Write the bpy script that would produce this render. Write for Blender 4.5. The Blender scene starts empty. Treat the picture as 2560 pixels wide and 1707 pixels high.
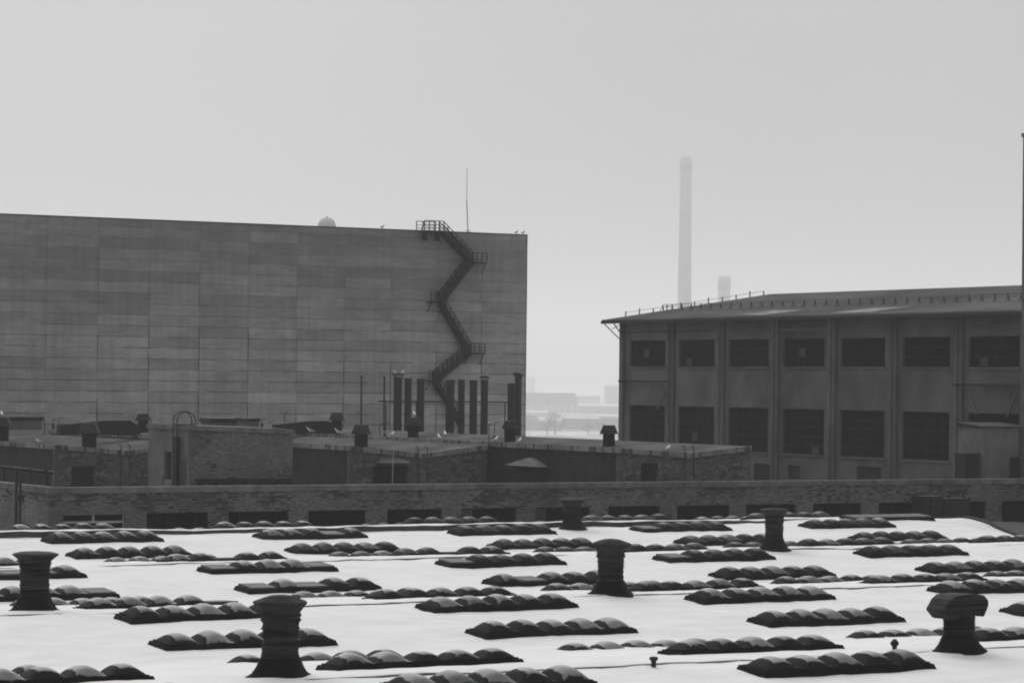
import bpy, bmesh, math, random
from mathutils import Vector, Matrix, noise
R = math.radians
scene = bpy.context.scene
COL = scene.collection

# ------------------------------------------------------------------ camera
F, CX, CY = 7300.0, 1280.0, 853.5          # focal length and centre in source pixels
CZ = 22.0                                  # eye height above the factory yard
PITCH, ROLL = math.atan(98.5 / F), 0.011
fw0 = Vector((0.5, math.sqrt(3) / 2, 0))
rt0 = Vector((math.sqrt(3) / 2, -0.5, 0))
FW = (fw0 * math.cos(PITCH) + Vector((0, 0, math.sin(PITCH)))).normalized()
UP0 = rt0.cross(FW)
RT = (rt0 * math.cos(ROLL) + UP0 * math.sin(ROLL)).normalized()
UP = RT.cross(FW)
EYE = Vector((0, 0, CZ))
cam = bpy.data.cameras.new('camera')
cam.sensor_width = 36.0
cam.lens = 36.0 * F / 2560.0
cam.clip_start, cam.clip_end = 1.0, 90000.0
co = bpy.data.objects.new('camera', cam)
COL.objects.link(co)
co.matrix_world = Matrix.Translation(EYE) @ Matrix((RT, UP, -FW)).transposed().to_4x4()
scene.camera = co

# ------------------------------------------------------------------ sky, sun, exposure
SUN_EL, SUN_AZ = R(34), R(12)              # azimuth from +Y towards +X, behind the tall block
world = bpy.data.worlds.new('World')
scene.world = world
world.use_nodes = True
wn = world.node_tree
wn.nodes.clear()
w_out = wn.nodes.new('ShaderNodeOutputWorld')
w_bg = wn.nodes.new('ShaderNodeBackground')
w_sky = wn.nodes.new('ShaderNodeTexSky')
w_sky.sky_type = 'NISHITA'
w_sky.sun_disc = False
w_sky.sun_elevation = SUN_EL
w_sky.sun_rotation = SUN_AZ
w_sky.dust_density = 4.0
w_sky.air_density = 1.5
w_bw = wn.nodes.new('ShaderNodeRGBToBW')
w_pow = wn.nodes.new('ShaderNodeMath'); w_pow.operation = 'POWER'; w_pow.inputs[1].default_value = 0.3
w_cl = wn.nodes.new('ShaderNodeTexNoise')
w_cl.inputs['Scale'].default_value = 5.0
w_cl.inputs['Detail'].default_value = 2.0
w_tc = wn.nodes.new('ShaderNodeTexCoord')
w_mr = wn.nodes.new('ShaderNodeMapRange')
w_mr.inputs['From Min'].default_value = 0.3; w_mr.inputs['From Max'].default_value = 0.7
w_mr.inputs['To Min'].default_value = 0.93; w_mr.inputs['To Max'].default_value = 1.05
w_mul = wn.nodes.new('ShaderNodeMath'); w_mul.operation = 'MULTIPLY'
wn.links.new(w_tc.outputs['Generated'], w_cl.inputs['Vector'])
wn.links.new(w_cl.outputs['Fac'], w_mr.inputs['Value'])
wn.links.new(w_sky.outputs['Color'], w_bw.inputs['Color'])
wn.links.new(w_bw.outputs['Val'], w_pow.inputs[0])
wn.links.new(w_pow.outputs[0], w_mul.inputs[0])
wn.links.new(w_mr.outputs['Result'], w_mul.inputs[1])
# overcast luminance: the zenith is three times as bright as the horizon
w_sep = wn.nodes.new('ShaderNodeSeparateXYZ')
w_el = wn.nodes.new('ShaderNodeMath'); w_el.operation = 'MULTIPLY_ADD'; w_el.use_clamp = False
w_el.inputs[1].default_value = 1.5; w_el.inputs[2].default_value = 1.0
w_max = wn.nodes.new('ShaderNodeMath'); w_max.operation = 'MAXIMUM'; w_max.inputs[1].default_value = 0.0
w_m2 = wn.nodes.new('ShaderNodeMath'); w_m2.operation = 'MULTIPLY'
wn.links.new(w_tc.outputs['Generated'], w_sep.inputs[0])
wn.links.new(w_sep.outputs['Z'], w_max.inputs[0])
wn.links.new(w_max.outputs[0], w_el.inputs[0])
wn.links.new(w_mul.outputs[0], w_m2.inputs[0])
wn.links.new(w_el.outputs[0], w_m2.inputs[1])
wn.links.new(w_m2.outputs[0], w_bg.inputs['Color'])
wn.links.new(w_bg.outputs[0], w_out.inputs['Surface'])
w_bg.inputs['Strength'].default_value = 0.102

sun = bpy.data.lights.new('sun', 'SUN')
sun.energy = 1.25
sun.angle = R(60)
sun.color = (1, 1, 1)
so = bpy.data.objects.new('sun', sun)
COL.objects.link(so)
sd = Vector((math.sin(SUN_AZ) * math.cos(SUN_EL), math.cos(SUN_AZ) * math.cos(SUN_EL), math.sin(SUN_EL)))
so.rotation_euler = sd.to_track_quat('Z', 'Y').to_euler()
so.location = (0, 0, 400)

vs = scene.view_settings
vs.view_transform = 'Standard'
try: vs.look = 'None'
except Exception: pass
vs.exposure = 1.0
vs.gamma = 1.0
vs.use_curve_mapping = False
cy = scene.cycles
cy.use_denoising = True
cy.volume_bounces = 2
cy.max_bounces = 8
cy.filter_width = 2.0

# ------------------------------------------------------------------ pixel -> world
def ray(x, y):
    return (FW + RT * ((x - CX) / F) - UP * ((y - CY) / F))
def on_t(x, y, t):                     # point of the plane Y = t seen at pixel x, y
    d = ray(x, y); return EYE + d * (t / d.y)
def on_s(x, y, s):                     # point of the plane X = s
    d = ray(x, y); return EYE + d * (s / d.x)
def on_z(x, y, z):
    d = ray(x, y); return EYE + d * ((z - CZ) / d.z)
def at_d(x, y, dist):
    d = ray(x, y); return EYE + d * dist
def px(p):
    v = Vector(p) - EYE
    w = v.dot(FW)
    return CX + F * v.dot(RT) / w, CY - F * v.dot(UP) / w
def clamp(v, a=0.0, b=1.0): return max(a, min(b, v))
def smooth(a, b, v):
    v = clamp((v - a) / (b - a)); return v * v * (3 - 2 * v)

# ------------------------------------------------------------------ materials (everything is grey: the photograph is black and white)
class NT:
    def __init__(s, name):
        s.m = bpy.data.materials.new(name)
        s.m.use_nodes = True
        s.t = s.m.node_tree
        s.b = s.t.nodes['Principled BSDF']
        s.tc = s.t.nodes.new('ShaderNodeTexCoord')
    def n(s, kind): return s.t.nodes.new(kind)
    def inp(s, sock, v):
        if isinstance(v, (int, float)): sock.default_value = v
        else: s.t.links.new(v, sock)
    def math(s, op, a, b=0.0, c=None):
        q = s.n('ShaderNodeMath'); q.operation = op
        s.inp(q.inputs[0], a); s.inp(q.inputs[1], b)
        if c is not None: s.inp(q.inputs[2], c)
        return q.outputs[0]
    def sep(s, coord='Object'):
        q = s.n('ShaderNodeSeparateXYZ'); s.t.links.new(s.tc.outputs[coord], q.inputs[0]); return q.outputs
    def comb(s, a, b, c):
        q = s.n('ShaderNodeCombineXYZ')
        s.inp(q.inputs[0], a); s.inp(q.inputs[1], b); s.inp(q.inputs[2], c)
        return q.outputs[0]
    def noise(s, scale, detail=3.0, stretch=(1, 1, 1), rough=0.55, rnd=False, coord='Object'):
        mp = s.n('ShaderNodeMapping')
        s.t.links.new(s.tc.outputs[coord], mp.inputs[0])
        mp.inputs['Scale'].default_value = stretch
        if rnd:
            oi = s.n('ShaderNodeObjectInfo')
            k = s.math('MULTIPLY', oi.outputs['Random'], 37.0)
            s.t.links.new(s.comb(k, k, k), mp.inputs['Location'])
        q = s.n('ShaderNodeTexNoise')
        s.t.links.new(mp.outputs[0], q.inputs['Vector'])
        q.inputs['Scale'].default_value = scale
        q.inputs['Detail'].default_value = detail
        q.inputs['Roughness'].default_value = rough
        return q.outputs['Fac']
    def ramp(s, v, a, b, lo=0.0, hi=1.0):
        q = s.n('ShaderNodeMapRange'); q.interpolation_type = 'SMOOTHSTEP'
        s.inp(q.inputs['Value'], v)
        q.inputs['From Min'].default_value = a; q.inputs['From Max'].default_value = b
        q.inputs['To Min'].default_value = lo; q.inputs['To Max'].default_value = hi
        return q.outputs['Result']
    def mix(s, f, a, b):
        q = s.n('ShaderNodeMix'); q.data_type = 'FLOAT'
        s.inp(q.inputs[0], f); s.inp(q.inputs[2], a); s.inp(q.inputs[3], b)
        return q.outputs[0]
    def white(s, vec):
        q = s.n('ShaderNodeTexWhiteNoise'); q.noise_dimensions = '3D'
        s.t.links.new(vec, q.inputs['Vector']); return q.outputs['Value']
    def done(s, col, rough=0.8, bump=None, bd=0.02, spec=0.3, coat=0.0):
        c = s.n('ShaderNodeCombineColor')
        for i in range(3): s.inp(c.inputs[i], col)
        s.t.links.new(c.outputs[0], s.b.inputs['Base Color'])
        s.inp(s.b.inputs['Roughness'], rough)
        s.b.inputs['Specular IOR Level'].default_value = spec
        if coat: s.b.inputs['Coat Weight'].default_value = coat; s.b.inputs['Coat Roughness'].default_value = 0.2
        if bump is not None:
            q = s.n('ShaderNodeBump'); s.t.links.new(bump, q.inputs['Height'])
            q.inputs['Distance'].default_value = bd; q.inputs['Strength'].default_value = 0.8
            s.t.links.new(q.outputs[0], s.b.inputs['Normal'])
        return s.m

def m_plain(name, base, var=0.3, scale=3.0, rough=0.8, stretch=(1, 1, 1), spec=0.2, bump=0.01, rnd=False):
    k = NT(name)
    n1 = k.noise(scale, 5, stretch, rnd=rnd)
    n2 = k.noise(scale * 0.17, 3, stretch, rnd=rnd)
    f = k.math('ADD', k.math('MULTIPLY', k.ramp(n1, .3, .7, -.5, .5), var), k.math('MULTIPLY', k.ramp(n2, .3, .7, -.5, .5), var))
    col = k.math('MULTIPLY', k.math('ADD', f, 1.0), base)
    return k.done(col, rough, n1, bump, spec)

def m_brick(name, base, mortar, spall, spall_amt, plaster=None, plaster_amt=0.0, zdark=None):
    """brick courses 77 mm high; spalled (fallen) bricks as darker patches; remains of plaster"""
    k = NT(name)
    X, Y, Z = k.sep()[:3]
    u = k.math('ADD', X, Y)
    q = k.n('ShaderNodeTexBrick')
    k.t.links.new(k.comb(u, Z, 0.0), q.inputs['Vector'])
    q.inputs['Scale'].default_value = 1.0
    q.inputs['Brick Width'].default_value = 0.26
    q.inputs['Row Height'].default_value = 0.1
    q.inputs['Mortar Size'].default_value = 0.014
    q.inputs['Color1'].default_value = (1, 1, 1, 1); q.inputs['Color2'].default_value = (.55, .55, .55, 1)
    q.inputs['Mortar'].default_value = (mortar / base,) * 3 + (1,)
    bw = k.n('ShaderNodeRGBToBW'); k.t.links.new(q.outputs['Color'], bw.inputs[0])
    big = k.noise(0.25, 4)
    col = k.math('MULTIPLY', bw.outputs[0], k.ramp(big, .3, .7, base * .75, base * 1.2))
    # fallen bricks: cells of 1 x 2 courses, gathered where a large noise is high
    cell = k.comb(k.math('FLOOR', k.math('DIVIDE', u, 0.42)), k.math('FLOOR', k.math('DIVIDE', Z, 0.1)), 0.0)
    wn_ = k.white(cell)
    area = k.noise(0.45, 4, (1, 1, 1.8))
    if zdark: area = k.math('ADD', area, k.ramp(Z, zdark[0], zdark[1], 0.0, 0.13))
    hole = k.math('GREATER_THAN', k.math('ADD', area, k.math('MULTIPLY', wn_, 0.34)), spall_amt)
    col = k.mix(hole, col, spall)
    if plaster is not None:
        pn = k.noise(1.3, 7, (1, 1, 1.5), .72)
        col = k.mix(k.ramp(pn, plaster_amt, plaster_amt + .12), col, plaster)
    return k.done(col, .9, bw.outputs[0], 0.01, .1)

def m_panels(name):
    """concrete wall panels 6 m x 1.2 m with stains, open joints and per-panel tone"""
    k = NT(name)
    X, Y, Z = k.sep()[:3]
    u = k.math('SUBTRACT', X, 0.0)
    wob = k.math('MULTIPLY', k.math('SUBTRACT', k.noise(0.9, 3), .5), 0.16)
    zz = k.math('ADD', Z, wob)
    cu = k.math('DIVIDE', u, 6.0); cz = k.math('DIVIDE', Z, 1.2)
    cz2 = k.math('DIVIDE', zz, 1.2)
    cell = k.comb(k.math('FLOOR', cu), k.math('FLOOR', cz), 0.0)
    tone = k.ramp(k.white(cell), 0, 1, .84, 1.14)
    streaks = k.math('MULTIPLY', k.ramp(k.noise(.55, 7, (.5, 1, 1.5), .68), .32, .68, .84, 1.15), k.ramp(k.noise(.9, 4, (1.6, 1, .12)), .35, .7, 1.05, .9))
    big = k.ramp(k.noise(.035, 3), .35, .65, .88, 1.1)
    fine = k.ramp(k.noise(6, 4), .3, .7, .93, 1.07)
    col = k.math('MULTIPLY', k.math('MULTIPLY', tone, streaks), k.math('MULTIPLY', big, fine))
    # higher rows are dirtier than the lower ones (old rain stain below the roof edge)
    col = k.math('MULTIPLY', col, k.ramp(Z, 20, 39, 1.12, .86))
    col = k.math('MULTIPLY', col, 0.27)
    fz = k.math('ABSOLUTE', k.math('SUBTRACT', k.math('FRACT', cz2), 0.5))
    jz = k.math('MULTIPLY', k.ramp(fz, .44, .49), k.math('MULTIPLY', k.ramp(k.noise(.25, 5, (1, 1, 2.5), .65), .4, .54, .1, 1), k.ramp(Z, 20, 37, 1.1, .5)))
    fu = k.math('ABSOLUTE', k.math('SUBTRACT', k.math('FRACT', cu), 0.5))
    jz_l = k.math('MULTIPLY', k.ramp(fz, .47, .495), k.ramp(k.noise(.3, 3, (.6, 1, 2)), .55, .65))
    ju = k.math('MULTIPLY', k.ramp(fu, .482, .496), k.math('MULTIPLY', k.ramp(k.noise(.16, 3, (.3, 1, 1)), .42, .56, .1, 1), k.ramp(Z, 26, 36, 1, .35)))
    col = k.mix(k.math('MULTIPLY', jz_l, .5), col, .42)
    col = k.mix(k.math('MULTIPLY', jz, .8), col, .035)
    col = k.mix(k.math('MULTIPLY', ju, .85), col, .03)
    return k.done(col, .9, None, 0, .1)

def m_snow(name, base=.73):
    k = NT(name)
    n1 = k.noise(.5, 6); n2 = k.noise(6, 4)
    col = k.math('MULTIPLY', k.ramp(n1, .3, .7, .95, 1.03), base)
    return k.done(col, .95, n2, .02, .03)

def m_dome(name, amt, pale_tone):
    """dark acrylic dome; paler on the top and right of it, with a ragged edge"""
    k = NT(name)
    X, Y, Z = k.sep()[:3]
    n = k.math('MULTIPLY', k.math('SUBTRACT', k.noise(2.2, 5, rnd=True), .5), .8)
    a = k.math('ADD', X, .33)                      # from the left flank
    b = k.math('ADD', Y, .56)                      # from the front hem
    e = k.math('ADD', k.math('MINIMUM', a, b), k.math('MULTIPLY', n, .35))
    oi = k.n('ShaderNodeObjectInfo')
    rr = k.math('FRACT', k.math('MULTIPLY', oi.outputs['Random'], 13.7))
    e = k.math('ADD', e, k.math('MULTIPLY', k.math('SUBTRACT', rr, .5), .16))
    mask = k.math('MULTIPLY', k.ramp(e, 0, .05), amt)  # paler tone away from the left flank and front hem
    fr = k.math('MULTIPLY', k.ramp(k.noise(1.6, 4, rnd=True), .3, .7, .75, 1.2), pale_tone)
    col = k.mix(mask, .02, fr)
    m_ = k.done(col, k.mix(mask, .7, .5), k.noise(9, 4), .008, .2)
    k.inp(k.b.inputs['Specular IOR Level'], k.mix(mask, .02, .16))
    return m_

M = {}
def mats():
    M['snow'] = m_snow('snow')
    M['snow_far'] = m_snow('far_snow', .7)
    M['old_snow'] = m_plain('old_snow', .24, .5, 1, .95, spec=0)
    M['curb'] = m_plain('roofing_felt', .013, .5, 4, .9, rnd=True, spec=.05)
    M['felt'] = m_plain('old_roofing_felt', .05, .5, 2, .9)
    M['panel_cover'] = m_plain('skylight_cover', .05, .5, 3, .7, rnd=True)
    M['dome2'] = m_dome('pale_topped_acrylic', 1.0, .2)
    M['dome1'] = m_dome('grey_topped_acrylic', .95, .14)
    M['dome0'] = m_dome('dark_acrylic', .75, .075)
    M['wrap'] = m_plain('tarred_wrapping', .027, 1.0, 2.2, .85, (.5, .5, 9), spec=.08, bump=.03, rnd=True)
    M['dark'] = m_plain('dark_painted_steel', .02, .4, 2, .6)
    M['steel'] = m_plain('weathered_steel', .028, .5, 2, .7)
    M['stairs'] = m_plain('stair_steel', .009, .3, 2, .7)
    M['duct'] = m_plain('rusted_duct', .022, .6, .8, .8, (1, 1, .3))
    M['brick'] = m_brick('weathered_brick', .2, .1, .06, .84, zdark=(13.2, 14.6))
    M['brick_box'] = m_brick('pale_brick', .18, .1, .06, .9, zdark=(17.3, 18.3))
    M['brick_plaster'] = m_brick('flaking_brick', .12, .07, .045, .78, .16, .5)
    M['plaster_dark'] = m_plain('tarred_render', .02, .8, 1.2, .9)
    M['plaster'] = m_plain('grimy_render', .115, .35, .5, .9)
    M['plaster_r'] = m_plain('sooty_render', .11, .45, .35, .9, (1, 1, .8))
    M['plaster_l'] = m_plain('pale_render', .15, .4, .8, .9, (1, 1, .6))
    M['coping'] = m_plain('concrete_coping', .15, .5, 1.0, .95, spec=.02)
    M['fascia'] = m_fascia()
    M['roof_grey'] = m_plain('worn_bitumen', .1, .45, .5, .95, spec=.0)
    M['roof_dark'] = m_plain('dark_bitumen', .02, .3, .5, .9)
    M['roof_tin'] = m_plain('painted_tin', .1, .35, .35, .95, (1, .4, 1), spec=.0)
    M['glass'] = m_plain('dirty_glass', .006, .8, 1.5, .8, spec=.03, rnd=True)
    M['glass_l'] = m_plain('boarded_pane', .05, .5, 1.5, .7)
    M['frame_d'] = m_plain('dark_window_frame', .014, .3, 2, .8)
    M['frame_w'] = m_plain('white_window_frame', .42, .2, 3, .6)
    M['white'] = m_plain('white_plumage', .85, .1, 8, .7)
    M['greyfeather'] = m_plain('grey_plumage', .35, .2, 8, .7)
    M['blackfeather'] = m_plain('black_plumage', .03, .2, 8, .7)
    M['panels'] = m_panels('concrete_panels')
    M['radome'] = m_plain('radome_shell', .85, .04, 1, .6)
    t_ = M['radome'].node_tree; tr_ = t_.nodes.new('ShaderNodeBsdfTranslucent'); tr_.inputs[0].default_value = (.85, .85, .85, 1)
    mx_ = t_.nodes.new('ShaderNodeMixShader'); mx_.inputs[0].default_value = .55
    t_.links.new(t_.nodes['Principled BSDF'].outputs[0], mx_.inputs[1]); t_.links.new(tr_.outputs[0], mx_.inputs[2])
    t_.links.new(mx_.outputs[0], t_.nodes['Material Output'].inputs['Surface'])
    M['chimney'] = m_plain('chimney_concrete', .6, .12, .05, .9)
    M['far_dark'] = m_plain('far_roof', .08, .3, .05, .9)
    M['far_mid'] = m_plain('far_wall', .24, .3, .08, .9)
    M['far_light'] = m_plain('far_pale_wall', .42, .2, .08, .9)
    M['twig'] = m_plain('bare_twigs', .06, .3, 1, .9)
    M['ground'] = m_ground()
def m_fascia():
    k = NT('streaked_fascia')
    X, Y, Z = k.sep()[:3]
    st = k.noise(3.2, 3, (1, 1, .06))
    col = k.mix(k.ramp(st, .5, .6), .19, .05)
    col = k.math('MULTIPLY', col, k.ramp(k.noise(.3, 3), .3, .7, .7, 1.35))
    return k.done(col, .85, None, 0, .15)
def m_ground():
    k = NT('snowy_ground')
    n1 = k.noise(.006, 5); n2 = k.noise(.04, 5)
    col = k.mix(k.ramp(n1, .45, .56), .55, .16)
    col = k.math('MULTIPLY', col, k.ramp(n2, .3, .7, .7, 1.2))
    return k.done(col, .9)
mats()

# ------------------------------------------------------------------ mesh builder and object helpers
class MB:
    def __init__(s): s.v = []; s.f = []; s.sm = []
    def add(s, vs_, fs, smooth_=False):
        o = len(s.v)
        s.v += [Vector(p) for p in vs_]
        s.f += [tuple(i + o for i in f) for f in fs]
        s.sm += [smooth_] * len(fs)
        return s
    def box(s, a, b):
        x0, y0, z0 = a; x1, y1, z1 = b
        x0, x1 = min(x0, x1), max(x0, x1); y0, y1 = min(y0, y1), max(y0, y1); z0, z1 = min(z0, z1), max(z0, z1)
        return s.add([(x0, y0, z0), (x1, y0, z0), (x1, y1, z0), (x0, y1, z0), (x0, y0, z1), (x1, y0, z1), (x1, y1, z1), (x0, y1, z1)],
                     [(3, 2, 1, 0), (4, 5, 6, 7), (0, 1, 5, 4), (1, 2, 6, 5), (2, 3, 7, 6), (3, 0, 4, 7)])
    def hexa(s, p):      # 8 corners, bottom 4 ccw then top 4
        return s.add(p, [(3, 2, 1, 0), (4, 5, 6, 7), (0, 1, 5, 4), (1, 2, 6, 5), (2, 3, 7, 6), (3, 0, 4, 7)])
    def bar(s, a, b, w, h=None, n=None):
        a, b = Vector(a), Vector(b); h = h or w
        d = (b - a).normalized()
        u = d.cross(Vector((0, 0, 1)))
        if u.length < 1e-4: u = Vector((1, 0, 0))
        u.normalize(); v = u.cross(d).normalized()
        if n:
            ring = [(math.cos(2 * math.pi * i / n) * w / 2, math.sin(2 * math.pi * i / n) * h / 2) for i in range(n)]
        else: ring = [(-w / 2, -h / 2), (w / 2, -h / 2), (w / 2, h / 2), (-w / 2, h / 2)]; n = 4
        vs_ = [a + u * p + v * q for p, q in ring] + [b + u * p + v * q for p, q in ring]
        fs = [(i, (i + 1) % n, n + (i + 1) % n, n + i) for i in range(n)] + [tuple(range(n))[::-1], tuple(range(n, 2 * n))]
        return s.add(vs_, fs, n > 6)
    def path(s, pts, w, n=6):
        for a, b in zip(pts, pts[1:]): s.bar(a, b, w, w, n)
        return s
    def lathe(s, prof, n=16, c=(0, 0, 0), fn=None, smooth_=True, cap=True, rot=0.0):
        vs_ = []
        for r, z in prof:
            for i in range(n):
                a = 2 * math.pi * i / n + rot
                rr = fn(r, a, z) if fn else r
                vs_.append((c[0] + rr * math.cos(a), c[1] + rr * math.sin(a), c[2] + z))
        fs = []
        for j in range(len(prof) - 1):
            for i in range(n):
                k = (i + 1) % n
                fs.append((j * n + i, j * n + k, (j + 1) * n + k, (j + 1) * n + i))
        if cap: fs += [tuple(range(n))[::-1], tuple(range((len(prof) - 1) * n, len(prof) * n))]
        return s.add(vs_, fs, smooth_)
    def prism(s, poly, ext):        # poly: list of 3d points, extruded by vector
        n = len(poly); e = Vector(ext)
        vs_ = [Vector(p) for p in poly] + [Vector(p) + e for p in poly]
        return s.add(vs_, [tuple(range(n))[::-1], tuple(range(n, 2 * n))] + [(i, (i + 1) % n, n + (i + 1) % n, n + i) for i in range(n)])
    def build(s, name, mat, parent=None, base=None, fix=True):
        base = Vector(base) if base is not None else (Vector(parent['_w']) if parent is not None else Vector((0, 0, 0)))
        me = bpy.data.meshes.new(name)
        me.from_pydata([tuple(p - base) for p in s.v], [], s.f)
        for p, q in zip(me.polygons, s.sm): p.use_smooth = q
        if fix:
            bm = bmesh.new(); bm.from_mesh(me); bmesh.ops.recalc_face_normals(bm, faces=bm.faces); bm.to_mesh(me); bm.free()
        me.materials.append(mat)
        o = bpy.data.objects.new(name, me)
        COL.objects.link(o)
        o['_w'] = tuple(base)
        if parent is not None:
            o.parent = parent
            o.location = base - Vector(parent['_w'])
        else: o.location = base
        return o

def tag(o, label, cat, group=None, kind=None):
    if label: o['label'] = label
    if cat: o['category'] = cat
    if group: o['group'] = group
    if kind: o['kind'] = kind
    return o
def thing(name, loc, label, cat, group=None):
    o = bpy.data.objects.new(name, None); COL.objects.link(o)
    o.location = loc; o['_w'] = tuple(loc); o.empty_display_size = .5
    return tag(o, label, cat, group)

def wall(mb, axis, c, u0, u1, z0, z1, openings=(), thick=.4, inward=1):
    """wall in plane axis=c ('t': Y=c, runs along X; 's': X=c, runs along Y); openings (ua,ub,za,zb) are real holes"""
    us = sorted({u0, u1} | {v for o in openings for v in o[:2] if u0 < v < u1})
    zs = sorted({z0, z1} | {v for o in openings for v in o[2:] if z0 < v < z1})
    def P(u, z, d): return (u, c + d, z) if axis == 't' else (c + d, u, z)
    for i in range(len(us) - 1):
        for j in range(len(zs) - 1):
            um, zm = (us[i] + us[i + 1]) / 2, (zs[j] + zs[j + 1]) / 2
            if any(o[0] < um < o[1] and o[2] < zm < o[3] for o in openings): continue
            mb.box(P(us[i], zs[j], 0), P(us[i + 1], zs[j + 1], thick * inward))
    bm_clean = True
    return mb
def weld(o):
    bm = bmesh.new(); bm.from_mesh(o.data)
    bmesh.ops.remove_doubles(bm, verts=bm.verts, dist=.001)
    # drop the doubled inner faces between neighbouring wall cells
    seen = {}
    for f in bm.faces: seen.setdefault(tuple(sorted(v.index for v in f.verts)), []).append(f)
    bmesh.ops.delete(bm, geom=[f for fs in seen.values() if len(fs) > 1 for f in fs], context='FACES_ONLY')
    bmesh.ops.recalc_face_normals(bm, faces=bm.faces)
    bm.to_mesh(o.data); bm.free()
    return o

# ------------------------------------------------------------------ ground, haze
def build_ground():
    mb = MB()
    rings = [0, 150, 300, 450, 520, 600, 700, 800, 1000, 1300, 1500, 2200, 3000, 4500, 7000, 12000, 20000, 35000, 60000]
    n = 48
    vs_ = []
    for r in rings:
        z = -60 * smooth(480, 1500, r)
        for i in range(n):
            a = 2 * math.pi * i / n
            vs_.append((r * math.cos(a), r * math.sin(a), z))
    fs = [(j * n + i, j * n + (i + 1) % n, (j + 1) * n + (i + 1) % n, (j + 1) * n + i) for j in range(1, len(rings) - 1) for i in range(n)]
    fs += [tuple(n + i for i in range(n))]
    mb.add(vs_, fs)
    o = mb.build('ground', M['ground'], fix=True)
    tag(o, None, None, kind='structure')
build_ground()
def build_haze():
    mb = MB().box((-16000, -16000, -61), (16000, 16000, 400))
    m = bpy.data.materials.new('winter_haze'); m.use_nodes = True
    t = m.node_tree; t.nodes.remove(t.nodes['Principled BSDF'])
    v = t.nodes.new('ShaderNodeVolumePrincipled')
    v.inputs['Color'].default_value = (.97, .97, .97, 1)
    v.inputs['Density'].default_value = HAZE
    v.inputs['Anisotropy'].default_value = 0.2
    t.links.new(v.outputs[0], t.nodes['Material Output'].inputs['Volume'])
    o = mb.build('haze', m)
    tag(o, None, None, kind='stuff')
HAZE = 1.6e-4
build_haze()

# ------------------------------------------------------------------ the hall with the snowy roof in front
RIDGES = [74.1, 98.1, 122.1, 146.2]
STEP = [.04, .05, .06, .22]
HS0, HS1 = 18.0, 119.2                       # extent of the hall along X
def roof_h(t):                               # drop below the eye, without snow
    k = (t - 98.1) / 24.03
    d = abs(k - round(k)) * 24.03            # distance to nearest ridge
    d = math.sqrt(d * d + .5 * .5) - .35     # rounded ridge
    return 8.4 + .058 * max(d, 0)
def snow_z(s, t):
    z = CZ - roof_h(t)
    z += .055 * noise.noise(Vector((s * .22, t * .35, 1.3))) + .03 * noise.noise(Vector((s * .9, t * 1.1, 7)))
    z += .035 * noise.noise(Vector((s * .75, t * 1.5, 4))) + .022 * noise.noise(Vector((s * 2.1, t * 2.1, 2)))
    z -= 1.0 * smooth(HS1 - 6, HS1, s) * smooth(149, 141, t) * smooth(128, 138, t)
    z += .16 * smooth(100, 106, s) * (1 - smooth(112, 117, s)) * smooth(141, 145, t) * (1 + 1.2 * noise.noise(Vector((s * .3, 0, 5))))
    for r, st in zip(RIDGES, STEP):
        e = t - (r - .5)
        if -3 < e < 6:
            w = .5 + 1.0 * noise.noise(Vector((s * .11, r, 3.7))) + .5 * noise.noise(Vector((s * .45, r, 9.1)))
            a = st * clamp(w - .15, -.4, 1.2)
            if st > .2: a = st * clamp(.7 + .5 * w, .35, 1.1) * (1 - smooth(96, 108, s))
            z += a * (1 if e > 0 else 0) * (1 - smooth(1.0, 6, e))
            z -= .35 * a * (1 - smooth(0, 3, -e)) * (1 if e <= 0 else 0)
    return z
def build_hall():
    th = thing('factory_hall', (70, 100, 0), 'long low factory hall in front under a rippled white snow roof', 'factory hall')
    ts = []
    t = 54.0
    while t < 158.01: ts.append(round(t, 3)); t += .3
    for r in RIDGES: ts += [r - .52, r - .48]
    ts = sorted(set(ts))
    ss = [HS0 + i * .35 for i in range(int((HS1 - HS0) / .35) + 1)]
    if ss[-1] < HS1: ss.append(HS1)
    vs_ = [(s, tt, snow_z(s, tt)) for tt in ts for s in ss]
    n = len(ss)
    fs = [(j * n + i, j * n + i + 1, (j + 1) * n + i + 1, (j + 1) * n + i) for j in range(len(ts) - 1) for i in range(n - 1)]
    MB().add(vs_, fs, True).build('snow_covered_roof', M['snow'], th, fix=False)
    mb = MB().box((HS0 + .1, 54.1, 0), (HS1 - .1, 157.9, CZ - 9.6))
    mb.build('wall', M['brick'], th)
    for r, st in zip(RIDGES, STEP):          # bare felt upstand showing under the drift at each ridge
        mb = MB()
        m = 160
        for i in range(m):
            s0 = HS0 + (HS1 - 14 - HS0) * i / m; s1 = HS0 + (HS1 - 14 - HS0) * (i + 1) / m
            z0, z1 = [snow_z(s, r - .4) - .012 for s in (s0, s1)]
            b = CZ - 9.4
            mb.hexa([(s0, r - .56, b), (s1, r - .56, b), (s1, r - .44, b), (s0, r - .44, b),
                     (s0, r - .56, z0), (s1, r - .56, z1), (s1, r - .44, z1), (s0, r - .44, z0)])
        mb.build('ridge_upstand', M['felt'] if st > .2 else M['roof_grey'], th)
    # verge along the far right end of the roof
    mb = MB()
    for i in range(40):
        a, b = 138 + i * .5, 138.5 + i * .5
        za, zb = snow_z(HS1, a) + .12, snow_z(HS1, b) + .12
        mb.hexa([(HS1, a, 11), (HS1 + .35, a, 11), (HS1 + .35, b, 11), (HS1, b, 11), (HS1, a, za), (HS1 + .35, a, za), (HS1 + .35, b, zb), (HS1, b, zb)])
    mb.build('verge', M['roof_dark'], th)
build_hall()

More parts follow.
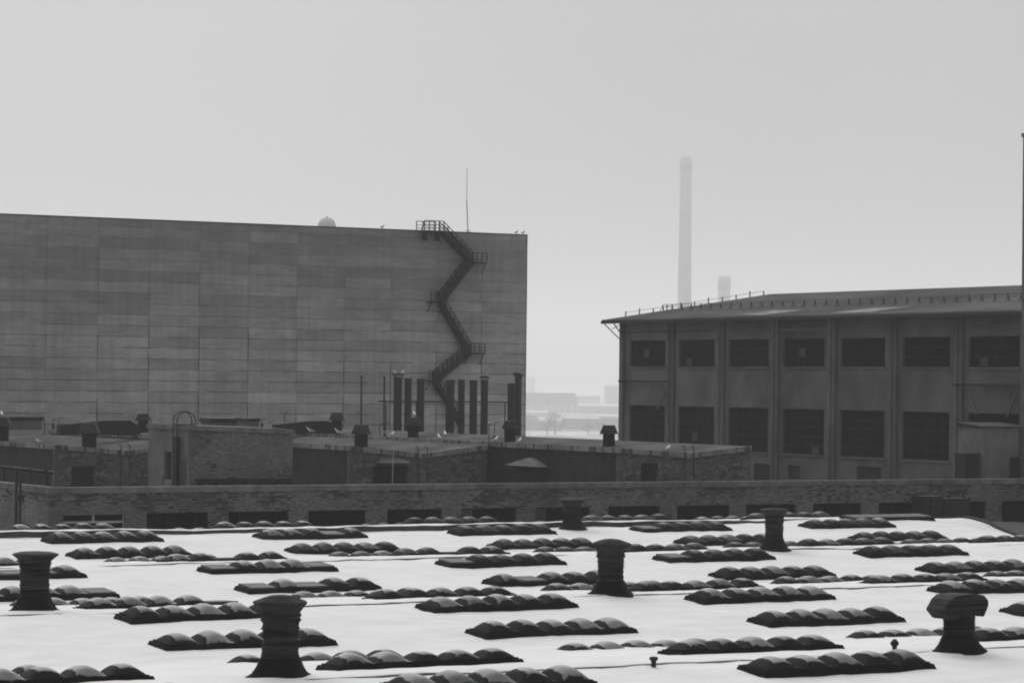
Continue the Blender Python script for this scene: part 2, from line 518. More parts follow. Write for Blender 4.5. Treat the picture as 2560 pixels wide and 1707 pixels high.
# ------------------------------------------------------------------ dome skylights
MOD, SW, CURB = 1.2, 1.35, .17
def dome_mesh(name, mat):
    nu, nv = 14, 10
    vs_, fs = [], []
    hw, hd, rise = MOD * .5 - .02, SW * .5 - .05, .31
    for j in range(nv + 1):
        for i in range(nu + 1):
            u, v = -1 + 2 * i / nu, -1 + 2 * j / nv
            z = rise * (1 - abs(u) ** 2.0) ** .95 * (1 - abs(v) ** 2.6) ** .6
            vs_.append((u * hw, v * hd, z))
    n = nu + 1
    fs = [(j * n + i, j * n + i + 1, (j + 1) * n + i + 1, (j + 1) * n + i) for j in range(nv) for i in range(nu)]
    # hem standing on the curb
    o = len(vs_)
    hem = [(-hw - .015, -hd - .02), (hw + .015, -hd - .02), (hw + .015, hd + .02), (-hw - .015, hd + .02)]
    vs_ += [(x, y, -.03) for x, y in hem] + [(x, y, .012) for x, y in hem]
    fs += [(o, o + 1, o + 5, o + 4), (o + 1, o + 2, o + 6, o + 5), (o + 2, o + 3, o + 7, o + 6), (o + 3, o, o + 4, o + 7), (o + 4, o + 5, o + 6, o + 7)]
    me = bpy.data.meshes.new(name)
    me.from_pydata(vs_, [], fs)
    for k, p in enumerate(me.polygons): p.use_smooth = k < nu * nv
    me.materials.append(mat)
    return me
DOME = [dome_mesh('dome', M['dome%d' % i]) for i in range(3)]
def curb_mesh(seed):
    rnd = random.Random(seed)
    mb = MB()
    L, W = MOD * 5 + .16, SW + .1
    n = 20
    for i in range(n):                       # flared felt skirt, its hem a little uneven
        x0, x1 = -.08 + L * i / n, -.08 + L * (i + 1) / n
        k0 = .1 if i == 0 else 0; k1 = .1 if i == n - 1 else 0
        z0 = CURB + rnd.uniform(-.012, .012) * 0
        mb.hexa([(x0 - k0 * 2.6, -.28, -.45), (x1 + k1 * 2.6, -.28, -.45), (x1 + k1 * 2.6, W + .2, -.45), (x0 - k0 * 2.6, W + .2, -.45),
                 (x0, 0, CURB), (x1, 0, CURB), (x1, W, CURB), (x0, W, CURB)])
    return mb
def cover_mesh():
    mb = MB().hexa([(-.59, -.68, -.02), (.59, -.68, -.02), (.59, .68, -.02), (-.59, .68, -.02),
                    (-.57, -.66, .05), (.57, -.66, .05), (.57, .66, .07), (-.57, .66, .07)])
    return mb
c0 = curb_mesh(1).build('curb', M['curb'])
weld(c0)
CURBME = c0.data
bpy.data.objects.remove(c0)
c1 = cover_mesh().build('cover_panel', M['panel_cover']); COVERME = c1.data; bpy.data.objects.remove(c1)

ROWS = [  # key, t of the front edge, faces camera
    ('F1', 70.3), ('B1', 76.3), ('B1h', 82.6), ('F2', 88.3), ('F3', 94.7), ('B2', 100.4), ('B2h', 106.6),
    ('F4', 111.1), ('F5', 117.7), ('B3', 124.5), ('B3h', 130.6), ('F6', 135.2), ('F7', 141.8), ('B4', 148.3), ('B4h', 154.0)]
DS = {'F1': .45, 'F3': 1.0, 'F5': .75, 'F6': .2, 'F7': 1.0, 'B1': 1.1, 'B2': 1.25, 'B3': 1.2, 'B4': .8, 'B1h': .3, 'B2h': .3, 'B3h': .3, 'B4h': .2}
PAT = {('F4', 1): '10111', ('F4', 0): '01011', ('F4', -1): '11110', ('F5', 1): '01111', ('F5', 0): '01110', ('F5', -1): '00001',
       ('F5', 2): '01111', ('F7', 1): '11101', ('F7', 3): '01111', ('B2', -1): '11110', ('B3', 0): '11011', ('B3', 1): '11011'}
ORD = ['first', 'second', 'third', 'fourth', 'fifth', 'sixth', 'seventh', 'eighth', 'ninth']
def place_strips():
    rnd = random.Random(5)
    for key, t in ROWS:
        idx = 0
        hidden = key.endswith('h')
        for k in range(-6, 12):
            s = 50.2 + 12 * k + .068 * (t - 88.9) + DS.get(key, 0)
            if s + 6.3 > HS1 - 1.5 or s < HS0 + 1: continue
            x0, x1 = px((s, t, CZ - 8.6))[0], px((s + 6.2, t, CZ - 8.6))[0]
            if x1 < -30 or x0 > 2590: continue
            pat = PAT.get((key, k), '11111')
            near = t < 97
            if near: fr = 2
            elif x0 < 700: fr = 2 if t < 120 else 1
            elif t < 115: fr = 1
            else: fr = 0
            if key in ('B4', 'B4h', 'F7', 'F6') and x0 < 120: fr = 2
            nd = pat.count('1')
            num = {5: 'five', 4: 'four', 3: 'three', 1: 'one'}[nd]
            look = {2: 'pale-topped', 1: 'grey-topped', 0: 'dark'}[fr]
            gap = '' if nd == 5 else ' plus %s blank bay%s' % ({1: 'one', 2: 'two', 4: 'four'}[5 - nd], '' if nd == 4 else 's')
            ridge = {'1': 'nearest', '2': 'second', '3': 'third', '4': 'farthest'}[key[1]] if key[0] == 'B' else ''
            if key[0] == 'F':
                lab = 'skylight, %s %s dome%s%s, %s from left, %s open row' % (num, look, '' if nd == 1 else 's', gap, ORD[idx], ORD[int(key[1]) - 1])
            elif hidden:
                lab = '%s domes barely peeking past the row behind the %s ridge, %s from left' % (look, ridge, ORD[idx])
            else:
                lab = 'half-sunk skylight, %s %s domes behind the %s ridge, %s from left' % (num, look, ridge, ORD[idx])
            idx += 1
            z = (snow_z(s + .5, t - .1) + snow_z(s + 5.5, t - .1)) / 2
            if key[0] == 'B': z -= (.27 if t < 100 else .24) if hidden else (.12 if t > 80 else .07)
            root = thing('dome_skylight', (s, t, z), lab, 'skylight', 'dome skylights on the snowy roof')
            slope = math.atan(.058) * (1 if key[0] == 'F' else -1)
            root.rotation_euler = (slope, 0, rnd.uniform(-.006, .006))
            c = bpy.data.objects.new('curb', CURBME); COL.objects.link(c); c.parent = root
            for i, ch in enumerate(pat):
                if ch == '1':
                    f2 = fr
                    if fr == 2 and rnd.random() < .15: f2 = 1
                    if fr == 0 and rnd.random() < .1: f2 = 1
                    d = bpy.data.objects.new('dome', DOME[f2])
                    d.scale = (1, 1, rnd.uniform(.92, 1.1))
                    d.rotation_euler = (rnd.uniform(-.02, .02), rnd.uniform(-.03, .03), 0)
                else:
                    d = bpy.data.objects.new('cover_panel', COVERME)
                    d['label'] = 'flat dark cover where a dome is missing'
                COL.objects.link(d); d.parent = root
                d.location = (MOD * (i + .5), (SW + .1) / 2, CURB + .03)
place_strips()
def bare_strip():
    t = 144.4
    s = on_t(2338, 1330, t).x - 6.2
    z = snow_z(s + 3, t)
    root = thing('dome_skylight', (s, t, z - .02), 'fully blanked flat skylight base behind the far right dome row', 'skylight', 'dome skylights on the snowy roof')
    root.rotation_euler = (math.atan(.058), 0, 0)
    c = bpy.data.objects.new('curb', CURBME); COL.objects.link(c); c.parent = root
    for i in range(5):
        d = bpy.data.objects.new('cover_panel', COVERME); COL.objects.link(d); d.parent = root
        d.location = (MOD * (i + .5), (SW + .1) / 2, CURB + .03)
bare_strip()

# ------------------------------------------------------------------ wrapped flues on the snow roof
def on_roof(x, y):
    d = ray(x, y); k = 55.0
    while k < 175:
        p = EYE + d * k
        if p.z < CZ - roof_h(p.y): return p
        k += .1
    return EYE + d * k
def make_flue(x, y, seed, label, h=2.3, cap='hex', lean=0.0, rs=1.0):
    rnd = random.Random(seed)
    p = on_roof(x, y)
    p.z = snow_z(p.x, p.y) - .05
    th = thing('flue_stack', p, label, 'flue', 'wrapped flue stacks on the snowy roof')
    hb = h - .5
    # skirt
    def fs(r, a, z):
        sq = 1 + .08 * math.cos(4 * a)
        return r * sq * (1 + .16 * noise.noise(Vector((math.cos(a) * 1.3, math.sin(a) * 1.3, seed))) * (1 if z < .3 else .3))
    prof = [(1.15, -.2), (1.0, .02), (.82, .12), (.68, .3), (.6, .48), (.56, .56), (.5, .58)]
    MB().lathe([(r * rs, z) for r, z in prof], 24, p, fs).build('skirt', M['curb'], th)
    # body: felt wound round and tied; uneven rings
    prof = []
    z = .4
    offs = 0
    n = 64
    for i in range(n + 1):
        z = .4 + (hb - .4) * i / n
        u = i / n
        r = .5 + .05 * (abs(u - .45) * 2) ** 2.0 + rnd.uniform(-.016, .016)
        if rnd.random() < .12: r += rnd.uniform(.02, .05)
        prof.append((r * rs, z))
    def fb(r, a, z):
        w = noise.noise(Vector((math.cos(a) * .9, math.sin(a) * .9, z * 7 + seed * 3)))
        w2 = noise.noise(Vector((math.cos(a) * 3, math.sin(a) * 3, z * 22 + seed)))
        return r * (1 + .06 * w + .03 * w2) * (1 + .05 * math.cos(4 * a + .6))
    MB().lathe(prof, 34, p, fb, smooth_=False).build('wrapped_body', M['wrap'], th)
    if cap == 'hex':
        def fc(r, a, z): return r * (1 + .07 * noise.noise(Vector((math.cos(a) * 1.6, math.sin(a) * 1.6, seed * 5 + z))))
        hexr = [(.5, hb - .1), (.58, hb + .05), (.72, hb + .22), (.8, hb + .30), (.76, hb + .34), (.55, hb + .42), (.3, hb + .5), (.12, hb + .52)]
        MB().lathe([(r * rs, z) for r, z in hexr], 9, p, fc, smooth_=False, rot=seed).build('cap', M['wrap'], th)
    elif cap == 'flat':
        hexr = [(.52, hb - .05), (.6, hb + .05), (.78, hb + .2), (.84, hb + .24), (.8, hb + .29), (.6, hb + .34), (.2, hb + .37)]
        def fc(r, a, z): return r * (1 + .06 * noise.noise(Vector((math.cos(a) * 1.4, math.sin(a) * 1.4, seed * 5 + z * 2))))
        MB().lathe([(r * rs, z) for r, z in hexr], 14, p, fc, smooth_=False, rot=seed).build('cap', M['wrap'], th)
    else:                                     # wide sheet hood with drooping ends
        poly = [(-1.02, 1.43), (-.72, 1.14), (-.55, 1.12), (-.42, 1.3), (.42, 1.22), (.52, 1.16), (.74, 1.5), (.76, 1.68), (.58, 1.86), (.1, 1.93), (-.5, 1.9), (-.74, 1.78)]
        mb = MB()
        poly = [(u * 1.14, z) for u, z in poly]
        vs_ = [(p.x + u * .99, p.y - .62 * (1 if abs(u) < .6 else .9) + u * .12, p.z + z) for u, z in poly] + \
              [(p.x + u * .9, p.y + .62 * (1 if abs(u) < .6 else .9) + u * .12, p.z + z * .98) for u, z in poly]
        n = len(poly)
        mb.add(vs_, [tuple(range(n)), tuple(range(2 * n - 1, n - 1, -1))] + [(i, (i + 1) % n, n + (i + 1) % n, n + i) for i in range(n)])
        o = mb.build('hood', M['wrap'], th)
        bv = o.modifiers.new('bevel', 'BEVEL'); bv.width = .07; bv.segments = 3
    return th, p
make_flue(86, 1527, 1, 'rag-wrapped flue with broad flat cap, leftmost on the snow roof', 2.33, 'flat')
make_flue(700, 1690, 2, 'largest wrapped flue with angular cap, nearest in the foreground left of centre', 2.32, 'hex')
make_flue(1526, 1486, 3, 'wrapped flue with crooked cap right of centre, before a row of blanked domes', 2.2, 'hex')
make_flue(2397, 1628, 4, 'squat wrapped flue under a wide drooping hood at the right', 2.0, 'hood')
make_flue(1430, 1322, 5, 'faint pale-banded flue before the brick wall, farthest back', 1.95, 'flat', rs=.95)
fl6, p6 = make_flue(1935, 1374, 6, 'dark narrow flue with a bird on its cap before the brick wall', 2.25, 'flat', rs=.9)
def small_vent(x, y, h, label, head):
    p = on_roof(x, y); p.z = snow_z(p.x, p.y) - .1
    th = thing('vent_pipe', p, label, 'vent pipe', 'small vent pipes in the snow')
    MB().lathe([(.075, -.1), (.075, h), (.07, h)], 12, p).build('pipe', M['dark'], th)
    MB().lathe([(.08, h - .08), (.13, h - .03), (.13, h + .04), (.05, h + head)], 12, p).build('cowl', M['dark'], th)
small_vent(1634, 1665, .36, 'tiny black vent pipe alone in the blank foreground snow', .06)
small_vent(2236, 1652, .62, 'thin vent pipe with round head behind the frontmost right skylight', .14)

# ------------------------------------------------------------------ low brick building in front of the roofs
TW = 172.0
ZR = CZ - 6.95                                # parapet top
LB_S0 = on_t(122, 1222, TW).x
def build_low():
    th = thing('brick_workshop', (LB_S0, TW, 0), 'long dark brick workshop with peeling wall and a low strip of windows', 'building')
    edges = [(158, 313), (367, 521), (571, 722), (771, 915), (968, 1106), (1153, 1292), (1339, 1475), (1521, 1650), (1693, 1824), (1865, 1990), (2033, 2154), (2197, 2310), (2352, 2465), (2505, 2620)]
    zt, zb = CZ - 8.62, CZ - 10.6
    ops = []
    for a, b in edges:
        sa, sb = on_t(a, 1290, TW).x, on_t(b, 1290, TW).x
        ops.append((sa, sb, zb, zt))
    wl = MB()
    wall(wl, 't', TW, LB_S0, 150, 0, ZR - .38, ops, .5)
    wall(wl, 's', LB_S0, TW + .5, 250, 0, ZR - .38, (), .5)
    w = wl.build('wall', M['brick'], th, base=(0, 0, 0)); weld(w)
    cp = MB().box((LB_S0 - .1, TW - .1, ZR - .38), (150, TW + .6, ZR))
    cp.box((LB_S0 - .1, TW + .6, ZR - .38), (LB_S0 + .6, 250, ZR + .02))
    cp.build('coping', M['coping'], th)
    MB().box((LB_S0 + .6, TW + .6, ZR - 3.3), (150, 252, ZR - 2.8)).build('roof', M['roof_grey'], th)
    for i, (sa, sb, za, zb_) in enumerate(ops):
        white = i == 0
        y0, y1 = TW + .18, TW + .26
        fr = MB()
        w_ = .07 if white else .06
        fr.box((sa, y0, za), (sa + w_, y1, zb_)).box((sb - w_, y0, za), (sb, y1, zb_))
        fr.box((sa + w_, y0, zb_ - w_), (sb - w_, y1, zb_)).box((sa + w_, y0, za), (sb - w_, y1, za + w_))
        if white:
            zm = zb_ - .6
            fr.box((sa + w_, y0 - .003, zm), (sb - w_, y1, zm + .13))
            m = (sa + sb) / 2
            fr.box((m - .07, y0 - .006, zm + .13), (m + .07, y1, zb_ - w_))
            for u in (-.98, -.42, .3, .82):
                fr.box((m + u - .06, y0 - .006, za + w_), (m + u + .06, y1, zm))
        else:
            rnd = random.Random(i)
            for u in sorted(rnd.sample([.2, .35, .5, .66, .8], 2 + i % 2)):
                c = sa + (sb - sa) * u
                fr.box((c - .03, y0 + .01, za + w_), (c + .03, y1, zb_ - w_))
        f = fr.build('window', M['frame_w'] if white else M['frame_d'], th)
        if white: f['label'] = 'window with white glazing bars'
        MB().box((sa + .01, y1 + .01, za + .01), (sb - .01, y1 + .03, zb_ - .01)).build('pane', M['glass'], f)
        if i in (5, 6):
            MB().box((sa + .1, y0 - .02, za + .1), (sa + .95, y0 - .005, zb_ - .08)).build('board', M['glass_l'], f)
build_low()

# ------------------------------------------------------------------ three production wings behind it (butterfly roofs)
def build_wing(name, s0, s1, t0, t1, hl, hv, hr, label, opening, dark_side=True, cut_top=.0):
    """s0 left wall plane, s1 right, front gable at t0; heights below eye at left edge, valley, right edge"""
    sm = (s0 + s1) / 2 + .3
    th = thing(name, (s0, t0, ZR - 1), label, 'building', 'stepped factory wings behind the brick workshop')
    zl, zv, zr, zb = CZ - hl, CZ - hv, CZ - hr, ZR - 2.81
    ft = .38                                                     # fascia height
    # front wall with an opening
    oa, ob, oz = opening
    wl = MB()
    n = 24
    for i in range(n):
        a, b = s0 + (s1 - s0) * i / n, s0 + (s1 - s0) * (i + 1) / n
        def zt(s): return (zl + (zv - zl) * (s - s0) / (sm - s0) if s < sm else zv + (zr - zv) * (s - sm) / (s1 - sm)) - ft
        c = (a + b) / 2
        lo = zb
        if oa < c < ob: lo = oz
        wl.hexa([(a, t0, lo), (b, t0, lo), (b, t0 + .4, lo), (a, t0 + .4, lo), (a, t0, zt(a)), (b, t0, zt(b)), (b, t0 + .4, zt(b)), (a, t0 + .4, zt(a))])
    o = wl.build('front_wall', M['brick_plaster'], th); weld(o)
    MB().hexa([(s0, t0 + .4, zb), (s0 + .4, t0 + .4, zb), (s0 + .4, t1, zb), (s0, t1, zb),
               (s0, t0 + .4, zl - ft), (s0 + .4, t0 + .4, zl - ft), (s0 + .4, t1, zl - ft), (s0, t1, zl - ft)]).build('side_wall', M['plaster_dark'], th)
    k = 1 + int((ob - oa) / .9)
    do = MB()
    na, nb = s0 + (s1 - s0) * round((oa - s0) / (s1 - s0) * n) / n, s0 + (s1 - s0) * round((ob - s0) / (s1 - s0) * n) / n
    do.box((na - .6, t0 + .3, zb), (nb + .6, t0 + .36, oz))
    do.box((na + .1, t0 + .22, zb), (na + .2, t0 + .3, oz)).box(((na + nb) / 2 - .05, t0 + .22, zb), ((na + nb) / 2 + .05, t0 + .3, oz)).box((nb - .2, t0 + .22, zb), (nb - .1, t0 + .3, oz))
    do.build('gate', M['frame_d'], th)
    # fascias
    fb = MB()
    e = .15
    fb.hexa([(s0 - e, t0 - e, zl - ft), (s0, t0 - e, zl - ft), (s0, t1, zl - ft), (s0 - e, t1, zl - ft),
             (s0 - e, t0 - e, zl), (s0, t0 - e, zl), (s0, t1, zl), (s0 - e, t1, zl)])
    fb.build('side_fascia', M['fascia'], th)
    fg = MB()
    for a, b, za, zb2 in ((s0, sm, zl, zv), (sm, s1, zv, zr)):
        fg.hexa([(a, t0 - e, za - ft), (b, t0 - e, zb2 - ft), (b, t0, zb2 - ft), (a, t0, za - ft), (a, t0 - e, za), (b, t0 - e, zb2), (b, t0, zb2), (a, t0, za)])
    fg.build('gable_fascia', M['fascia'], th)
    # roof planes
    rf = MB()
    for a, b, za, zb2 in ((s0, sm, zl, zv), (sm, s1, zv, zr)):
        rf.hexa([(a, t0, za - .25), (b, t0, zb2 - .25), (b, t1, zb2 - .25), (a, t1, za - .25), (a, t0, za - .04), (b, t0, zb2 - .04), (b, t1, zb2 - .04), (a, t1, za - .04)])
    rf.build('roof', M['roof_grey'], th)
    # two rain pipes at the valley
    for du, up in ((-.55, .45), (.25, .4)):
        x = sm + du
        MB().path([(x, t0 - .28, zb), (x, t0 - .28, zv + up), (x - .18, t0 - .28, zv + up + .1), (x - .3, t0 - .28, zv + up + .05)], .09).build('rain_pipe', M['dark'], th)
    return th
S1, S2, S3 = 100.7, 113.0, 124.6
T2, T1, T0 = 180.0, 199.0, 228.8
g2 = [on_t(x, 1180, T2).x for x in (1602, 1650)]
build_wing('factory_wing', S2, S3, T2, 262, 4.77, 5.16, 4.63, 'nearest factory wing with long streaked fascia, left of the big-windowed hall', (g2[0], g2[1], on_t(1620, 1157, T2).z))
g1 = [on_t(x, 1180, T1).x for x in (929, 1015)]
build_wing('factory_wing', S1, S2 - .2, T1, 262, 5.06, 5.67, 4.98, 'middle factory wing with dark gate and twin rain pipes right of the brick hut', (g1[0], g1[1], on_t(960, 1165, T1).z))
g0 = [on_t(x, 1180, T0).x for x in (185, 238)]
build_wing('factory_wing', 88.4, S1 - .2, T0, 262, 5.7, 6.2, 5.5, 'farthest left factory wing with crumbling dark wall left of the brick hut', (g0[0], g0[1], on_t(200, 1165, T0).z))
# small canopy on the dark side wall
def build_canopy():
    a = on_s(1290, 1162, S2); b = on_s(1372, 1164, S2); top = on_s(1325, 1140, S2)
    th = thing('wall_canopy', (S2, a.y, a.z), 'small pointed tin canopy on the dark wall of the nearest wing', 'canopy')
    w = .9
    y0, y1 = b.y, a.y
    zb = a.z
    c = (y0 + y1) / 2
    mb = MB().hexa([(S2 - w, y0 - .3, zb), (S2 - w, y1 + .3, zb), (S2, y1, zb), (S2, y0, zb),
                    (S2 - w * .3, c - .25, zb + .62), (S2 - w * .3, c + .25, zb + .62), (S2, c + .25, zb + .64), (S2, c - .25, zb + .64)])
    mb.build('canopy_sheet', M['coping'], th)
    MB().bar((S2 - w + .1, y0, zb), (S2, y0, zb - .5), .05).bar((S2 - w + .1, y1, zb), (S2, y1, zb - .5), .05).build('bracket', M['dark'], th)
build_canopy()
def build_gate_hood():
    a = on_t(942, 1159, T1); b = on_t(1003, 1159, T1)
    th = thing('gate_awning', ((a.x + b.x) / 2, T1 - .5, a.z), 'sloping awning over the dark gate of the middle wing', 'awning')
    z = a.z + .05
    MB().hexa([(a.x - .3, T1 - 1.0, z), (b.x + .3, T1 - 1.0, z), (b.x + .1, T1 - .01, z), (a.x - .1, T1 - .01, z),
               (a.x - .3, T1 - 1.0, z + .06), (b.x + .3, T1 - 1.0, z + .06), (b.x - .3, T1 - .01, z + .5), (a.x + .3, T1 - .01, z + .5)]).build('awning_sheet', M['plaster'], th)
    MB().bar((a.x, T1 - .9, z), (a.x, T1, z - .4), .05).bar((b.x, T1 - .9, z), (b.x, T1, z - .4), .05).build('bracket', M['dark'], th)
    p = on_t(979, 1206, 190); q = on_t(983, 1110, 190)
    t2 = thing('lightning_rod', (p.x, 190, ZR - 2.8), 'thin pale rod standing before the dark gate of the middle wing', 'rod')
    MB().bar((p.x, 190, ZR - 2.8), (q.x + .05, 190, q.z), .05, .05, 6).build('shaft', M['frame_w'], t2)
    MB().box((p.x - .2, 189.8, ZR - 2.75), (p.x + .2, 190.2, ZR - 2.55)).build('foot', M['coping'], t2)
build_gate_hood()

# ------------------------------------------------------------------ brick hut on the workshop roof
def build_hut():
    tb = 183.0
    c = on_t(475, 1200, tb)                                    # near corner
    r = on_t(731, 1200, tb)
    l = on_s(370, 1200, c.x)
    zt_c, zt_r, zt_l = on_t(475, 1063, tb).z, on_t(731, 1073, tb).z, on_s(370, 1058, c.x).z
    zb = ZR - 2.8
    th = thing('brick_hut', (c.x, tb, zb), 'pale brick hut with caged ladder on the workshop roof, left', 'brick hut')
    ft = .32
    y2 = l.y
    door = on_s(412, 1130, c.x).y, on_s(429, 1130, c.x).y       # far .. near
    zd = on_s(415, 1128, c.x).z; zd0 = on_s(415, 1198, c.x).z
    wl = MB()
    wl.hexa([(c.x, tb, zb), (r.x, tb, zb), (r.x, tb + .4, zb), (c.x, tb + .4, zb),
             (c.x, tb, zt_c - ft), (r.x, tb, zt_r - ft), (r.x, tb + .4, zt_r - ft), (c.x, tb + .4, zt_c - ft)])
    wl.hexa([(r.x - .4, tb + .4, zb), (r.x, tb + .4, zb), (r.x, y2, zb), (r.x - .4, y2, zb),
             (r.x - .4, tb + .4, zt_r - ft), (r.x, tb + .4, zt_r - ft), (r.x, y2, zt_r - ft), (r.x - .4, y2, zt_r - ft)])
    w = wl.build('brick_wall', M['brick_box'], th, base=(0, 0, 0))
    ya, yb = min(door), max(door)
    sw = MB()
    wall(sw, 's', c.x, tb + .4, y2, zb, zt_c - ft, [(ya, yb, zd0, zd)], .4)
    o = sw.build('rendered_wall', M['plaster_l'], th, base=(0, 0, 0)); weld(o)
    MB().box((c.x + .3, ya - .1, zd0 - .1), (c.x + .34, yb + .1, zd + .1)).build('door', M['dark'], th)
    d2 = on_s(450, 1146, c.x), on_s(466, 1146, c.x)
    MB().box((c.x - .04, d2[1].y, zb), (c.x - .002, d2[0].y, d2[0].z)).build('hatch', M['plaster'], th)
    pl = on_s(448, 1146, c.x).y, on_s(440, 1146, c.x).y
    MB().box((c.x - .3, pl[0] - .1, zb), (c.x - .002, pl[0] + .25, on_s(448, 1092, c.x).z)).build('service_duct', M['plaster_dark'], th)
    cp = MB()
    e = .12
    cp.hexa([(c.x - e, tb - e, zt_c - ft), (r.x + e, tb - e, zt_r - ft), (r.x + e, y2 + e, zt_r - ft), (c.x - e, y2 + e, zt_l - ft),
             (c.x - e, tb - e, zt_c), (r.x + e, tb - e, zt_r), (r.x + e, y2 + e, zt_r + .05), (c.x - e, y2 + e, zt_l)])
    cp.build('roof_slab', M['coping'], th)
    z = on_t(500, 1203, tb - .2).z
    pipe = MB().bar((c.x + .2, tb - .35, z + .1), (r.x - .1, tb - .35, z + .1), .22, .22, 10)
    pipe.bar((c.x + .2, tb - .65, z - .05), (r.x - .1, tb - .65, z - .05), .14, .14, 8)
    for i in range(7):
        x = c.x + .6 + i * 1.1
        pipe.box((x, tb - .75, zb), (x + .08, tb - .02, z))
    po = thing('pipe_run', (c.x, tb - .4, z), 'pair of dark pipes along the foot of the pale brick hut', 'pipes')
    pipe.build('pipes', M['dark'], po)
    # ladder with hoop
    lx = c.x - .55
    yl = on_s(433, 1100, lx).y
    yl2 = on_s(437, 1100, lx).y - .05
    th2 = thing('roof_ladder', (lx, yl, zb), 'tall dark ladder with looped handrails on the side of the brick hut', 'ladder')
    ztop = zt_l + .55
    wdt = .3
    for dy in (0, 1):
        xx = lx + (.0 if dy == 0 else -.0)
        yy = yl if dy == 0 else yl - 0.62
        pts = [(xx, yy, zb), (xx, yy, zt_c + .3)]
        for a in range(0, 181, 20):
            pts.append((xx + .68 - .68 * math.cos(R(a)), yy, zt_c + .3 + .62 * math.sin(R(a))))
        pts.append((xx + 1.36, yy, zt_c - .02))
        MB().path(pts, .085).build('rail', M['dark'], th2)
    rg = MB()
    z = zb + .3
    while z < zt_c + .2:
        rg.bar((lx, yl, z), (lx, yl - .62, z), .035, .035, 6); z += .3
    rg.build('rungs', M['dark'], th2)
    MB().bar((lx, yl, zt_c + .02), (lx + 1.36, yl, zt_c + .02), .05).bar((lx, yl - .62, zt_c + .02), (lx + 1.36, yl - .62, zt_c + .02), .05).bar((lx, yl - .3, zt_c - 1.2), (c.x, yl - .3, zt_c - 1.2), .06).build('bracket', M['dark'], th2)
    p = on_s(408, 1190, c.x - .8)
    t4 = thing('vent_pipe', (p.x, p.y, zb), 'short bent vent pipe beside the foot of the hut ladder', 'vent pipe')
    MB().path([(p.x, p.y, zb), (p.x, p.y, p.z), (p.x + .1, p.y, p.z + .05)], .1, 8).build('pipe', M['dark'], t4)
build_hut()

# ------------------------------------------------------------------ roof ventilators
def ventilator(x, ybase, s, label, sc=1.0, capmat='dark', rz=0.0):
    d = ray(x, ybase); p = EYE + d * (s / d.x)
    th = thing('roof_ventilator', p, label, 'ventilator', 'roof ventilators on the factory wings')
    b = Vector(p)
    def frus(mb, r0, r1, z0, z1):
        c = [(-1, -1), (1, -1), (1, 1), (-1, 1)]
        rz_ = R(-30)
        def q(a, b_, r, z):
            return (b.x + sc * r * (a * math.cos(rz_) - b_ * math.sin(rz_)), b.y + sc * r * (a * math.sin(rz_) + b_ * math.cos(rz_)), b.z + sc * z)
        return mb.hexa([q(a, c_, r0, z0) for a, c_ in c] + [q(a, c_, r1, z1) for a, c_ in c])
    frus(MB(), .46, .46, -.5, .62).build('neck', M['curb'], th)
    mb = frus(MB(), .72, .47, .62, 1.22)
    frus(mb, .49, .45, 1.22, 1.3)
    mb.build('hood', M[capmat], th)
    mb = MB()
    for a in (-1, 1):
        mb.bar(b + Vector((a * .45 * sc, -.5 * sc, .3 * sc)), b + Vector((a * .6 * sc, -.62 * sc, .62 * sc)), .04)
    mb.build('stay', M['dark'], th)
ventilator(1522, 1104, 121, 'black hooded ventilator against the hazy gap beside the big-windowed hall', 1.0)
ventilator(1275, 1090, 121, 'ventilator at the tall block corner, below the double ducts', 1.0, 'steel')
ventilator(1033, 1080, 121, 'ventilator with a gull on top below the group of three ducts', 1.0, 'steel')
ventilator(903, 1106, 108, 'broad ventilator on the middle wing near its front edge', 1.12, 'steel')
ventilator(842, 1066, 121, 'small pale ventilator right of the low dark ridge', 1.0, 'steel')
ventilator(223, 1103, 95, 'wide-skirted ventilator on the farthest left wing', 1.2, 'steel')
ventilator(358, 1068, 108, 'dark ventilator just left of the caged ladder', 1.0)
ventilator(4, 1086, 91, 'ventilator cut by the left edge of the view', 1.2)

def lowbox(x0, x1, y0, y1, s, label, cat, top=None):
    a, b = on_s(x0, y1, s), on_s(x1, y0, s)
    ln = max(.5, (b - a).dot(rt0))
    th = thing('roof_housing', (a.x, a.y, a.z - .5), label, cat, 'low housings on the wing roofs')
    z1 = on_s(x0, y0, s).z
    A = Vector((a.x, a.y, 0)); dirr = Vector((1, 0, 0)); L = ln / .866
    MB().box((A.x, A.y, a.z - .6), (A.x + L, A.y + 2.2, a.z + (z1 - a.z) * .45)).build('base', M['plaster'], th)
    MB().box((A.x - .1, A.y - .1, a.z + (z1 - a.z) * .45), (A.x + L + .1, A.y + 2.3, z1)).build('cover', M['dark'], th)
lowbox(20, 76, 1041, 1058, 93, 'flat dark housing on the wing roof at far left', 'housing')
lowbox(528, 592, 1045, 1063, 104, 'long dark topped housing above the brick hut roof', 'housing')
lowbox(618, 642, 1045, 1059, 106, 'small square housing right of the long one above the hut', 'housing')
def lowridge(x0, xm0, xm1, x1, yb, yt, s, label):
    a, b = on_s(x0, yb, s), on_s(x1, yb, s)
    a2, m2 = on_s(xm0, yt, s), on_s(xm1, yt, s)
    t = a.y
    P = lambda x, y: on_t(x, y, t)
    th = thing('roof_monitor', P(x0, yb), label, 'roof monitor', 'low dark roof monitors')
    lo = .8
    p = [P(x0, yb), P(x1, yb + 4), P(xm1, yt), P(xm0, yt)]
    mb = MB().prism([p[0] - Vector((0, 0, lo)), p[1] - Vector((0, 0, lo)), p[1], p[2], p[3], p[0]], (0, .8, 0))
    mb.build('monitor_roof', M['roof_dark'], th)
lowridge(150, 262, 325, 352, 1062, 1051, 93.5, 'low dark pitched monitor behind the far left wing')
